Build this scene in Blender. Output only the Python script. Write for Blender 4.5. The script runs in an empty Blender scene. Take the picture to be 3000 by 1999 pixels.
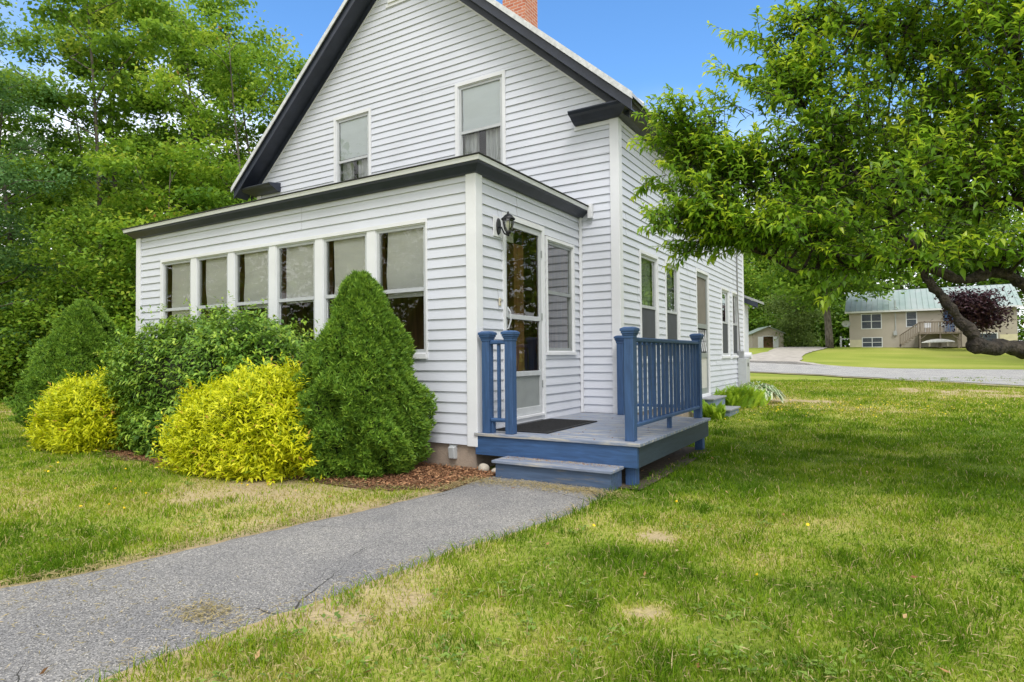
import bpy, math, random
import numpy as np
R_ = math.radians
rng = np.random.default_rng(7); random.seed(7)
sc = bpy.context.scene
col = sc.collection

# ------------------------------------------------------------------ camera
CX, CY, CZ = 3.762, -5.459, 0.950
YAW, PITCH, ROLL = -0.5449, 0.0243, -0.0093
cam_d = bpy.data.cameras.new('camera'); cam = bpy.data.objects.new('camera', cam_d); col.objects.link(cam)
cam_d.sensor_width = 36; cam_d.lens = 36 * 1811.5 / 3000; cam_d.clip_start = .05; cam_d.clip_end = 2000
from mathutils import Matrix, Vector
Fv = Vector((math.sin(YAW) * math.cos(PITCH), math.cos(YAW) * math.cos(PITCH), math.sin(PITCH)))
Rv = Vector((math.cos(YAW), -math.sin(YAW), 0)); Uv = Rv.cross(Fv)
c_, s_ = math.cos(ROLL), math.sin(ROLL)
R2 = Rv * c_ + Uv * s_; U2 = Uv * c_ - Rv * s_
M = Matrix((R2, U2, -Fv)).transposed().to_4x4(); M.translation = (CX, CY, CZ)
cam.matrix_world = M
sc.camera = cam

# ------------------------------------------------------------------ light
SUN_EL, SUN_AZ = R_(56), math.atan2(.62, -.78)      # soft sun behind the photographer, slightly right
sd = bpy.data.lights.new('sun', 'SUN'); sun = bpy.data.objects.new('sun', sd); col.objects.link(sun)
sd.energy = 1.9; sd.angle = R_(20); sd.color = (1, .96, .90)
sdir = Vector((math.sin(SUN_AZ) * math.cos(SUN_EL), math.cos(SUN_AZ) * math.cos(SUN_EL), math.sin(SUN_EL)))
sun.rotation_euler = (-sdir).to_track_quat('-Z', 'Y').to_euler()
sun.location = (0, 0, 30)
w = bpy.data.worlds.new('World'); sc.world = w; w.use_nodes = True
nt = w.node_tree; nt.nodes.clear()
def N(t, typ, **kw):
    n = t.nodes.new(typ)
    for k, v in kw.items():
        if k in n.inputs.keys() if isinstance(k, str) else False: n.inputs[k].default_value = v
        else: setattr(n, k, v)
    return n
out = N(nt, 'ShaderNodeOutputWorld'); bg = N(nt, 'ShaderNodeBackground'); bg.inputs['Strength'].default_value = .15
sky = N(nt, 'ShaderNodeTexSky'); sky.sky_type = 'NISHITA'; sky.sun_disc = False
sky.sun_elevation = SUN_EL; sky.sun_rotation = SUN_AZ; sky.altitude = 200; sky.air_density = 1.0; sky.dust_density = .2; sky.ozone_density = 3.0
tc = N(nt, 'ShaderNodeTexCoord')
# bright thin cloud over the part of the sky behind and above the photographer, blue gap ahead, wisps low on the right
dotn = N(nt, 'ShaderNodeVectorMath', operation='DOT_PRODUCT'); dotn.inputs[1].default_value = (-.42, .84, .18)
nt.links.new(tc.outputs['Generated'], dotn.inputs[0])
nz = N(nt, 'ShaderNodeTexNoise'); nz.inputs['Scale'].default_value = 3.2; nz.inputs['Detail'].default_value = 7; nz.inputs['Distortion'].default_value = .4
nt.links.new(tc.outputs['Generated'], nz.inputs['Vector'])
mm = N(nt, 'ShaderNodeMath', operation='MULTIPLY_ADD'); mm.inputs[1].default_value = .30
nt.links.new(nz.outputs['Fac'], mm.inputs[0])
sb = N(nt, 'ShaderNodeMath', operation='SUBTRACT'); nt.links.new(dotn.outputs['Value'], sb.inputs[0]); sb.inputs[1].default_value = .15
nt.links.new(sb.outputs[0], mm.inputs[2])
rp = N(nt, 'ShaderNodeMapRange'); rp.interpolation_type = 'SMOOTHSTEP'
rp.inputs['From Min'].default_value = .44; rp.inputs['From Max'].default_value = .78
rp.inputs['To Min'].default_value = 1; rp.inputs['To Max'].default_value = 0
nt.links.new(mm.outputs[0], rp.inputs['Value'])
mix = N(nt, 'ShaderNodeMix', data_type='RGBA')
# low bright cloud bank behind the left woods
dl = N(nt, 'ShaderNodeVectorMath', operation='DOT_PRODUCT'); dl.inputs[1].default_value = (-.95, .30, 0); nt.links.new(tc.outputs['Generated'], dl.inputs[0])
sxyz = N(nt, 'ShaderNodeSeparateXYZ'); nt.links.new(tc.outputs['Generated'], sxyz.inputs[0])
el = N(nt, 'ShaderNodeMath', operation='MULTIPLY_ADD'); el.inputs[1].default_value = .26; nt.links.new(nz.outputs['Fac'], el.inputs[0]); nt.links.new(sxyz.outputs[2], el.inputs[2])
r1 = N(nt, 'ShaderNodeMapRange'); r1.interpolation_type = 'SMOOTHSTEP'; r1.inputs['From Min'].default_value = .40; r1.inputs['From Max'].default_value = .54; r1.inputs['To Min'].default_value = 1; r1.inputs['To Max'].default_value = 0; nt.links.new(el.outputs[0], r1.inputs['Value'])
r2 = N(nt, 'ShaderNodeMapRange'); r2.interpolation_type = 'SMOOTHSTEP'; r2.inputs['From Min'].default_value = .84; r2.inputs['From Max'].default_value = .91; nt.links.new(dl.outputs['Value'], r2.inputs['Value'])
r3 = N(nt, 'ShaderNodeMapRange'); r3.interpolation_type = 'SMOOTHSTEP'; r3.inputs['From Min'].default_value = .24; r3.inputs['From Max'].default_value = .52; r3.inputs['To Min'].default_value = .9; r3.inputs['To Max'].default_value = 0; nt.links.new(el.outputs[0], r3.inputs['Value'])
ml = N(nt, 'ShaderNodeMath', operation='MULTIPLY'); nt.links.new(r1.outputs[0], ml.inputs[0]); nt.links.new(r2.outputs[0], ml.inputs[1])
mx1 = N(nt, 'ShaderNodeMath', operation='MAXIMUM'); nt.links.new(ml.outputs[0], mx1.inputs[0]); nt.links.new(r3.outputs[0], mx1.inputs[1])
mx2 = N(nt, 'ShaderNodeMath', operation='MAXIMUM'); nt.links.new(mx1.outputs[0], mx2.inputs[0]); nt.links.new(rp.outputs[0], mx2.inputs[1])
hs_ = N(nt, 'ShaderNodeHueSaturation'); hs_.inputs['Saturation'].default_value = 1.19; hs_.inputs['Value'].default_value = 1.42; nt.links.new(sky.outputs[0], hs_.inputs['Color'])
nt.links.new(mx2.outputs[0], mix.inputs['Factor']); nt.links.new(hs_.outputs[0], mix.inputs[6]); mix.inputs[7].default_value = (8.4, 8.5, 8.7, 1)
nt.links.new(mix.outputs[2], bg.inputs['Color']); nt.links.new(bg.outputs[0], out.inputs[0])
sc.view_settings.view_transform = 'Standard'; sc.view_settings.look = 'None'; sc.view_settings.exposure = 0.42; sc.view_settings.gamma = 1
sc.render.engine = 'CYCLES'; sc.cycles.max_bounces = 8; sc.cycles.transparent_max_bounces = 24; sc.cycles.diffuse_bounces = 4
sc.cycles.use_denoising = True; sc.cycles.sample_clamp_indirect = 6

# ------------------------------------------------------------------ noise / terrain
def sst(a, b, x):
    u = np.clip((np.asarray(x, float) - a) / (b - a), 0, 1); return u * u * (3 - 2 * u)
_perm = np.random.default_rng(3).random((256, 256))
def vnoise(x, y):
    xi = np.floor(x).astype(int); yi = np.floor(y).astype(int); fx = x - xi; fy = y - yi
    fx = fx * fx * (3 - 2 * fx); fy = fy * fy * (3 - 2 * fy)
    g = lambda a, b: _perm[a % 256, b % 256]
    return (g(xi, yi) * (1 - fx) + g(xi + 1, yi) * fx) * (1 - fy) + (g(xi, yi + 1) * (1 - fx) + g(xi + 1, yi + 1) * fx) * fy
def fbm(x, y, o=4):
    s = 0; a = .5; tot = 0
    for i in range(o):
        s = s + a * vnoise(x * 2 ** i + 17.3 * i, y * 2 ** i + 9.1 * i); tot += a; a *= .5
    return s / tot
def ts(x, y):
    return (x - CX) * -.518 + (y - CY) * .855, (x - CX) * .855 + (y - CY) * .518
def terr(x, y):
    x = np.asarray(x, float); y = np.asarray(y, float); t, s = ts(x, y)
    z = -.27 + np.interp(t, [0, 10, 15, 24, 33, 42, 52, 60, 100, 400], [0, 0, .07, .17, .32, .75, 1.4, 1.8, 1.9, 2.5]) * sst(-10, -4, s)
    return z
def xy(t, s): return CX - .518 * t + .855 * s, CY + .855 * t + .518 * s
def inpoly(px, py, poly):
    px = np.asarray(px); py = np.asarray(py); r = np.zeros(px.shape, bool); n = len(poly)
    for i in range(n):
        x1, y1 = poly[i]; x2, y2 = poly[(i + 1) % n]
        c = ((y1 > py) != (y2 > py)) & (px < (x2 - x1) * (py - y1) / (y2 - y1 + 1e-12) + x1); r ^= c
    return r

# ------------------------------------------------------------------ materials
def newmat(name):
    m = bpy.data.materials.new(name); m.use_nodes = True; t = m.node_tree
    return m, t, t.nodes['Principled BSDF'], t.nodes['Material Output']
def ramp(t, stops):
    r = t.nodes.new('ShaderNodeValToRGB'); e = r.color_ramp.elements
    while len(e) < len(stops): e.new(.5)
    for i, (p, c) in enumerate(stops): e[i].position = p; e[i].color = (*c, 1)
    return r
def simple(name, c, rough=.6, var=.12, scale=6, bump=0, bscale=60, metal=0, spec=.4, stretch=(1, 1, 1), c2=None, detail=5, lo=.35, hi=.65):
    m, t, b, o = newmat(name)
    tc = t.nodes.new('ShaderNodeTexCoord'); mp = t.nodes.new('ShaderNodeMapping'); mp.inputs['Scale'].default_value = stretch
    t.links.new(tc.outputs['Object'], mp.inputs[0])
    n = t.nodes.new('ShaderNodeTexNoise'); n.inputs['Scale'].default_value = scale; n.inputs['Detail'].default_value = detail
    t.links.new(mp.outputs[0], n.inputs['Vector'])
    c2 = c2 or tuple(x * (1 - var) for x in c)
    r = ramp(t, [(lo, c2), (hi, c)]); t.links.new(n.outputs['Fac'], r.inputs[0]); t.links.new(r.outputs[0], b.inputs['Base Color'])
    b.inputs['Roughness'].default_value = rough; b.inputs['Metallic'].default_value = metal; b.inputs['Specular IOR Level'].default_value = spec
    if bump:
        n2 = t.nodes.new('ShaderNodeTexNoise'); n2.inputs['Scale'].default_value = bscale; n2.inputs['Detail'].default_value = 4
        t.links.new(mp.outputs[0], n2.inputs['Vector'])
        bp = t.nodes.new('ShaderNodeBump'); bp.inputs['Strength'].default_value = bump; bp.inputs['Distance'].default_value = .01
        t.links.new(n2.outputs['Fac'], bp.inputs['Height']); t.links.new(bp.outputs[0], b.inputs['Normal'])
    return m
def leafmat(name, stops, trans=.35, rough=.5, spec=.3, hue=.485):
    m, t, b, o = newmat(name)
    a = t.nodes.new('ShaderNodeAttribute'); a.attribute_name = 'v'
    r = ramp(t, stops); t.links.new(a.outputs['Fac'], r.inputs[0]); t.links.new(r.outputs[0], b.inputs['Base Color'])
    b.inputs['Roughness'].default_value = rough; b.inputs['Specular IOR Level'].default_value = spec
    tr = t.nodes.new('ShaderNodeBsdfTranslucent'); hs = t.nodes.new('ShaderNodeHueSaturation'); hs.inputs['Value'].default_value = 1.25; hs.inputs['Hue'].default_value = hue
    t.links.new(r.outputs[0], hs.inputs['Color']); t.links.new(hs.outputs[0], tr.inputs[0])
    mx = t.nodes.new('ShaderNodeMixShader'); mx.inputs[0].default_value = trans
    t.links.new(b.outputs[0], mx.inputs[1]); t.links.new(tr.outputs[0], mx.inputs[2]); t.links.new(mx.outputs[0], o.inputs[0])
    return m
def glassmat(name, tint=(.93, .96, .95), gain=1.6, base=.05):
    m, t, b, o = newmat(name); t.nodes.remove(b)
    f = t.nodes.new('ShaderNodeFresnel'); f.inputs[0].default_value = 1.5
    mu = t.nodes.new('ShaderNodeMath'); mu.operation = 'MULTIPLY_ADD'; mu.inputs[1].default_value = gain; mu.inputs[2].default_value = base; mu.use_clamp = True
    t.links.new(f.outputs[0], mu.inputs[0])
    tr = t.nodes.new('ShaderNodeBsdfTransparent'); tr.inputs[0].default_value = (*tint, 1)
    gl = t.nodes.new('ShaderNodeBsdfGlossy'); gl.inputs['Roughness'].default_value = .01
    tc = t.nodes.new('ShaderNodeTexCoord'); n = t.nodes.new('ShaderNodeTexNoise'); n.inputs['Scale'].default_value = 2.0; t.links.new(tc.outputs['Object'], n.inputs['Vector'])
    bp = t.nodes.new('ShaderNodeBump'); bp.inputs['Strength'].default_value = .12; bp.inputs['Distance'].default_value = .02
    t.links.new(n.outputs['Fac'], bp.inputs['Height']); t.links.new(bp.outputs[0], gl.inputs['Normal'])
    mx = t.nodes.new('ShaderNodeMixShader'); t.links.new(mu.outputs[0], mx.inputs[0]); t.links.new(tr.outputs[0], mx.inputs[1]); t.links.new(gl.outputs[0], mx.inputs[2])
    t.links.new(mx.outputs[0], o.inputs[0]); return m
def sidingmat(name, c, c2):
    m, t, b, o = newmat(name)
    tc = t.nodes.new('ShaderNodeTexCoord')
    n = t.nodes.new('ShaderNodeTexNoise'); n.inputs['Scale'].default_value = 1.3; n.inputs['Detail'].default_value = 8; t.links.new(tc.outputs['Object'], n.inputs['Vector'])
    mp = t.nodes.new('ShaderNodeMapping'); mp.inputs['Scale'].default_value = (2, 2, 60); t.links.new(tc.outputs['Object'], mp.inputs[0])
    n2 = t.nodes.new('ShaderNodeTexNoise'); n2.inputs['Scale'].default_value = 3; n2.inputs['Detail'].default_value = 5; t.links.new(mp.outputs[0], n2.inputs['Vector'])
    r = ramp(t, [(.3, c2), (.62, c)]); t.links.new(n.outputs['Fac'], r.inputs[0])
    r2 = ramp(t, [(.25, (.93,) * 3), (.5, (1, 1, 1))]); t.links.new(n2.outputs['Fac'], r2.inputs[0])
    mu = t.nodes.new('ShaderNodeMix'); mu.data_type = 'RGBA'; mu.blend_type = 'MULTIPLY'; mu.inputs['Factor'].default_value = 1
    t.links.new(r.outputs[0], mu.inputs[6]); t.links.new(r2.outputs[0], mu.inputs[7]); t.links.new(mu.outputs[2], b.inputs['Base Color'])
    b.inputs['Roughness'].default_value = .45; b.inputs['Specular IOR Level'].default_value = .35
    bp = t.nodes.new('ShaderNodeBump'); bp.inputs['Strength'].default_value = .25; bp.inputs['Distance'].default_value = .004
    t.links.new(n2.outputs['Fac'], bp.inputs['Height']); t.links.new(bp.outputs[0], b.inputs['Normal'])
    return m
def paintwood(name, c, cw, wear=.62, stretch=(1, 14, 14), rough=.55):
    """painted timber: grain along X (or by stretch) with scuffed, worn patches"""
    m, t, b, o = newmat(name)
    tc = t.nodes.new('ShaderNodeTexCoord'); mp = t.nodes.new('ShaderNodeMapping'); mp.inputs['Scale'].default_value = stretch; t.links.new(tc.outputs['Object'], mp.inputs[0])
    n = t.nodes.new('ShaderNodeTexNoise'); n.inputs['Scale'].default_value = 4; n.inputs['Detail'].default_value = 8; n.inputs['Distortion'].default_value = .6; t.links.new(mp.outputs[0], n.inputs['Vector'])
    r = ramp(t, [(.3, tuple(x * .72 for x in c)), (.7, tuple(min(1, x * 1.18) for x in c))]); t.links.new(n.outputs['Fac'], r.inputs[0])
    n2 = t.nodes.new('ShaderNodeTexNoise'); n2.inputs['Scale'].default_value = 2.2; n2.inputs['Detail'].default_value = 9; n2.inputs['Roughness'].default_value = .7; t.links.new(mp.outputs[0], n2.inputs['Vector'])
    r2 = ramp(t, [(wear, (0, 0, 0)), (min(.99, wear + .1), (1, 1, 1))]); t.links.new(n2.outputs['Fac'], r2.inputs[0])
    mu = t.nodes.new('ShaderNodeMix'); mu.data_type = 'RGBA'; t.links.new(r2.outputs[0], mu.inputs['Factor'])
    t.links.new(r.outputs[0], mu.inputs[6]); mu.inputs[7].default_value = (*cw, 1); t.links.new(mu.outputs[2], b.inputs['Base Color'])
    b.inputs['Roughness'].default_value = rough
    bp = t.nodes.new('ShaderNodeBump'); bp.inputs['Strength'].default_value = .35; bp.inputs['Distance'].default_value = .004
    t.links.new(n.outputs['Fac'], bp.inputs['Height']); t.links.new(bp.outputs[0], b.inputs['Normal'])
    return m
def brickmat():
    m, t, b, o = newmat('brick')
    tc = t.nodes.new('ShaderNodeTexCoord'); sx = t.nodes.new('ShaderNodeSeparateXYZ'); t.links.new(tc.outputs['Object'], sx.inputs[0])
    ad = t.nodes.new('ShaderNodeMath'); ad.operation = 'ADD'; t.links.new(sx.outputs[0], ad.inputs[0]); t.links.new(sx.outputs[1], ad.inputs[1])
    cx = t.nodes.new('ShaderNodeCombineXYZ'); t.links.new(ad.outputs[0], cx.inputs[0]); t.links.new(sx.outputs[2], cx.inputs[1])
    br = t.nodes.new('ShaderNodeTexBrick'); br.inputs['Color1'].default_value = (.36, .10, .05, 1); br.inputs['Color2'].default_value = (.46, .17, .09, 1); br.inputs['Mortar'].default_value = (.5, .42, .36, 1)
    br.inputs['Scale'].default_value = 1; br.inputs['Brick Width'].default_value = .2; br.inputs['Row Height'].default_value = .068; br.inputs['Mortar Size'].default_value = .006
    t.links.new(cx.outputs[0], br.inputs['Vector']); t.links.new(br.outputs['Color'], b.inputs['Base Color']); b.inputs['Roughness'].default_value = .85
    bp = t.nodes.new('ShaderNodeBump'); bp.inputs['Strength'].default_value = .6; bp.inputs['Distance'].default_value = .01; bp.invert = True
    t.links.new(br.outputs['Fac'], bp.inputs['Height']); t.links.new(bp.outputs[0], b.inputs['Normal']); return m

WHITE = sidingmat('white_vinyl', (.58, .60, .668), (.535, .555, .615))
TRIM = simple('white_trim', (.68, .69, .72), .5, .06, 3, .1, 40)
ALU = simple('storm_frame', (.46, .48, .50), .35, .1, 8)
ALUG = simple('grey_aluminium', (.30, .32, .32), .4, .1, 8, metal=.3)
BLACK = simple('dark_trim', (.030, .036, .058), .4, .3, 5, .1, 30, c2=(.021, .026, .040))
ROOFM = simple('metal_roof', (.42, .43, .44), .38, .15, 6, metal=.2)
CONC = simple('concrete', (.32, .255, .20), .9, .3, 4, .5, 50, c2=(.22, .18, .15))
GLASS = glassmat('glass', (.975, .98, .975), 1.1, .02); GLASS2 = glassmat('mirrorlike_glass', (.80, .84, .84), 2.6, .10)
SHADE2 = simple('bluish_shade', (.80, .86, .92), .9, .06, 2, stretch=(1, 1, 4))
SHADE = simple('roller_shade', (.80, .81, .78), .9, .08, 2, stretch=(1, 1, 4))
SCREEN = simple('insect_screen', (.055, .06, .07), .7, .2, 4)
CURT = simple('curtain', (.75, .78, .80), .9, .25, 9, stretch=(6, 6, .6))
PINE = simple('pine_wood', (.42, .21, .075), .55, .35, 3, .15, 30, stretch=(8, 8, 1))
DARKIN = simple('brown_panelling', (.42, .25, .13), .6, .4, 4, stretch=(9, 9, .5))
BRICK = brickmat()
BLUE = paintwood('blue_paint', (.030, .080, .195), (.13, .16, .22), .63, (1.2, 12, 12))
BLUEV = paintwood('blue_paint_upright', (.030, .076, .182), (.14, .165, .21), .72, (12, 12, 1.0))
DECKM = paintwood('blue_deck_boards', (.185, .22, .30), (.38, .36, .32), .50, (1.0, 10, 10), .5)  # worn floor paint, with the sky's sheen put into its paler base
STEPM = paintwood('worn_blue_step', (.060, .098, .175), (.14, .14, .14), .56, (1.0, 9, 9))
OLDST = paintwood('grey_blue_step', (.16, .21, .28), (.3, .3, .3), .6, (1, 9, 9))
RUBBER = simple('rubber_mat', (.02, .02, .022), .7, .6, 60, .8, 90)
GREYP = simple('grey_plastic', (.42, .44, .45), .45, .1, 6)
CREAM = simple('cream_plastic', (.55, .5, .38), .5, .1, 8)
BLK = simple('black_metal', (.012, .013, .016), .4, .2, 20)
BARK = simple('bark', (.16, .14, .115), .95, .5, 9, .9, 26, stretch=(1, 1, .35), c2=(.06, .05, .04))
BARKD = simple('dark_bark', (.062, .050, .040), .95, .5, 22, 1.0, 34, c2=(.014, .011, .009))
for n_ in BARKD.node_tree.nodes:
    if n_.type == 'BUMP': n_.inputs['Distance'].default_value = .05
STONE = simple('field_stone', (.45, .40, .33), .85, .3, 9, .4, 30)

# ------------------------------------------------------------------ object helpers
BASE = {}
def tag(o, label=None, cat=None, group=None, kind=None):
    if label: o['label'] = label
    if cat: o['category'] = cat
    if group: o['group'] = group
    if kind: o['kind'] = kind
    return o
def thing(name, loc, label, cat, group=None):
    o = bpy.data.objects.new(name, None); o.empty_display_size = .2; col.objects.link(o); o.location = loc
    BASE[o.name] = np.array(loc, float); return tag(o, label, cat, group)
def raw_mesh(name, V, faces4=None, faces3=None, v=None, mat=None, parent=None, smooth=False):
    V = np.asarray(V, np.float32).reshape(-1, 3)
    if parent is not None: V = V - BASE[parent.name].astype(np.float32)
    me = bpy.data.meshes.new(name)
    q = np.asarray(faces4 if faces4 is not None else [], np.int32).reshape(-1, 4); t = np.asarray(faces3 if faces3 is not None else [], np.int32).reshape(-1, 3)
    me.vertices.add(len(V)); me.vertices.foreach_set('co', V.ravel())
    li = np.concatenate([q.ravel(), t.ravel()]); me.loops.add(len(li)); me.loops.foreach_set('vertex_index', li)
    st = np.concatenate([np.arange(len(q)) * 4, len(q) * 4 + np.arange(len(t)) * 3]).astype(np.int32)
    me.polygons.add(len(st)); me.polygons.foreach_set('loop_start', st)
    if smooth: me.polygons.foreach_set('use_smooth', np.ones(len(st), bool))
    me.update(calc_edges=True)
    if v is not None:
        a = me.attributes.new('v', 'FLOAT', 'POINT'); a.data.foreach_set('value', np.asarray(v, np.float32))
    if mat: me.materials.append(mat)
    o = bpy.data.objects.new(name, me); col.objects.link(o)
    if parent is not None: o.parent = parent; BASE[o.name] = BASE[parent.name]
    return o
class MB:
    def __init__(s): s.v = []; s.f = []; s.m = None
    def add(s, vs, fs):
        n = len(s.v); s.v += [tuple(p) for p in vs]; s.f += [tuple(i + n for i in f) for f in fs]; return s
    def quad(s, a, b, c, d): return s.add([a, b, c, d], [(0, 1, 2, 3)])
    def box(s, x0, x1, y0, y1, z0, z1, P=lambda a, b, c: (a, b, c)):
        vs = [P(x, y, z) for z in (z0, z1) for y in (y0, y1) for x in (x0, x1)]
        return s.add(vs, [(0, 2, 3, 1), (4, 5, 7, 6), (0, 1, 5, 4), (2, 6, 7, 3), (0, 4, 6, 2), (1, 3, 7, 5)])
    def tube(s, pts, rad, n=8, cap=True):
        pts = [Vector(p) for p in pts]
        if not hasattr(rad, '__len__'): rad = [rad] * len(pts)
        base = len(s.v); up = None
        for i, p in enumerate(pts):
            d = (pts[min(i + 1, len(pts) - 1)] - pts[max(i - 1, 0)]).normalized()
            if up is None:
                up = d.orthogonal().normalized()
            up = (up - d * up.dot(d))
            up = up.normalized() if up.length > 1e-6 else d.orthogonal().normalized()
            w2 = d.cross(up)
            for k in range(n):
                a = 2 * math.pi * k / n; s.v.append(tuple(p + (up * math.cos(a) + w2 * math.sin(a)) * rad[i]))
        for i in range(len(pts) - 1):
            for k in range(n):
                a = base + i * n + k; b = base + i * n + (k + 1) % n; s.f.append((a, b, b + n, a + n))
        if cap:
            s.f.append(tuple(base + k for k in range(n))[::-1]); s.f.append(tuple(base + (len(pts) - 1) * n + k for k in range(n)))
        return s
    def lathe(s, cx, cy, prof, n=14):
        base = len(s.v)
        for r, z in prof:
            for k in range(n): s.v.append((cx + r * math.cos(2 * math.pi * k / n), cy + r * math.sin(2 * math.pi * k / n), z))
        for i in range(len(prof) - 1):
            for k in range(n):
                a = base + i * n + k; b = base + i * n + (k + 1) % n; s.f.append((a, b, b + n, a + n))
        return s
    def build(s, name, mat, parent=None, bevel=0, smooth=False, seg=2):
        V = np.array(s.v, float)
        if parent is not None: V = V - BASE[parent.name]
        me = bpy.data.meshes.new(name); me.from_pydata([tuple(p) for p in V], [], s.f); me.materials.append(mat)
        if smooth: me.polygons.foreach_set('use_smooth', [True] * len(me.polygons))
        me.update()
        o = bpy.data.objects.new(name, me); col.objects.link(o)
        if parent is not None: o.parent = parent; BASE[o.name] = BASE[parent.name]
        if bevel:
            b = o.modifiers.new('bevel', 'BEVEL'); b.width = bevel; b.segments = seg; b.limit_method = 'ANGLE'
        return o

# ------------------------------------------------------------------ ground
PATH_L = [(-2.6, -10.5), (-1.25, -7.4), (-.62, -5.4), (-.34, -4.02), (-.18, -3.67), (-.12, -3.2), (-.01, -2.65), (.12, -2.05), (.25, -1.33), (.30, -.9), (.27, -.5)]
PATH_R = [(-.6, -10.5), (.62, -6.6), (1.04, -5.2), (1.17, -4.37), (1.19, -4.0), (1.25, -3.7), (1.29, -3.25), (1.34, -2.8), (1.42, -2.35), (1.55, -1.83), (1.64, -1.33), (1.66, -.95), (1.62, -.25)]
def path_edges(y):
    l = np.array(PATH_L); r = np.array(PATH_R)
    return np.interp(y, l[:, 1], l[:, 0]), np.interp(y, r[:, 1], r[:, 0])
MULCH = [(.36, -.02), (.36, -.40), (.30, -.62), (.20, -1.0), (-.30, -1.18), (-.9, -1.22), (-1.6, -1.30), (-2.4, -1.30), (-3.0, -1.42), (-4.1, -1.42), (-4.6, -1.35), (-5.9, -1.2), (-7.3, -1.0), (-7.8, -.3), (-7.0, .3), (-6.7, -.02)]
ROAD = [(-14, 36.5), (-6.5, 30.2), (-2.31, 27.65), (1.49, 24.89), (4.53, 21.95), (7.34, 19.0), (11.5, 15.2), (20, 8), (28, 14), (18, 28), (12.5, 32.6), (9.49, 33.3), (5.47, 33.1), (2.25, 33.61), (-.03, 35.33), (-1.26, 38.0), (-3.9, 38.0), (-7, 39.5), (-14, 44)]
DRIVE = [(1.6, 34.2), (.1, 36.0), (-.95, 38.6), (-1.45, 42.5), (-1.6, 46), (-1.45, 51), (-1.0, 55.5), (-.9, 58.5), (-1.9, 61.5), (-4.4, 62.5), (-5.2, 58.5), (-5.0, 54), (-4.75, 49), (-5.1, 44), (-5.9, 40.5), (-7.6, 38.2), (-6, 36.5)]
def in_path(x, y, mrg=0):
    l, r = path_edges(y); return (y < -.28) & (y > -10.5) & (x > l - mrg) & (x < r + mrg)
SPOTS = [(*xy(2.95, .62), .13, .75), (*xy(3.0, -.1), .10, .3), (*xy(4.15, .95), .14, .6), (*xy(3.6, 1.4), .22, .35), (*xy(3.15, -.5), .14, .3), (*xy(2.65, .1), .25, .3), (*xy(3.9, -.1), .16, .3), (*xy(5.2, 1.5), .2, .3), (*xy(3.3, 2.2), .2, .25)]
def dry_and_light(x, y):
    """0 lush .. 1 straw, patchy; tree shade and bright lawn put in too"""
    t, s = ts(x, y)
    a = fbm(x * .55 + 5, y * .55 + 2, 4); b = fbm(x * 2.1 + 40, y * 2.1 + 11, 3); c = fbm(x * .16 + 70, y * .16 + 31, 2)
    d = .55 * a + .33 * b + .2 * c
    d = (d - .50) * 2.0 + .15 + .33 * (1 - sst(-1.2, .2, s))
    d = d - .30 * sst(.5, 2.2, s) * sst(4.2, 6, t) * (1 - sst(12, 16, t))  # apple tree's shade put into the colour as greener, darker grass
    wob = .45 + 1.25 * fbm(x * 8 + 3, y * 8 + 6, 3)
    for sx_, sy_, sr_, sa_ in SPOTS: d = d + sa_ * np.exp(-(((x - sx_) ** 2 + (y - sy_) ** 2) * wob ** 2.5 / sr_ ** 2) ** 1.2)
    d = d + .50 * sst(7.9, 12.5, t) * sst(-2, 1, s)  # raised to brighten the lawn past the tree's shade, light put into colour
    far = sst(17, 24, t); d = d * (1 - far) + far * (.30 + .5 * (fbm(x * .25, y * .8, 3) - .5))
    return np.clip(d, 0, 1)
def axis(c, half, fine, lim):
    a = [0.0]; st = fine
    while a[-1] < lim:
        if a[-1] > half: st *= 1.07
        a.append(a[-1] + st)
    a = np.array(a); return np.concatenate([-a[:0:-1], a]) + c
gx = axis(1.0, 6.5, .075, 500); gy = axis(-1.0, 6.5, .075, 500)
X, Y = np.meshgrid(gx, gy); Z = terr(X, Y) + .012 * (fbm(X * 1.3, Y * 1.3, 3) - .5) * (np.hypot(X, Y) < 60)
nx, ny = len(gx), len(gy); I = np.arange(nx * ny).reshape(ny, nx)
F4 = np.stack([I[:-1, :-1], I[:-1, 1:], I[1:, 1:], I[1:, :-1]], -1).reshape(-1, 4)
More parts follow.
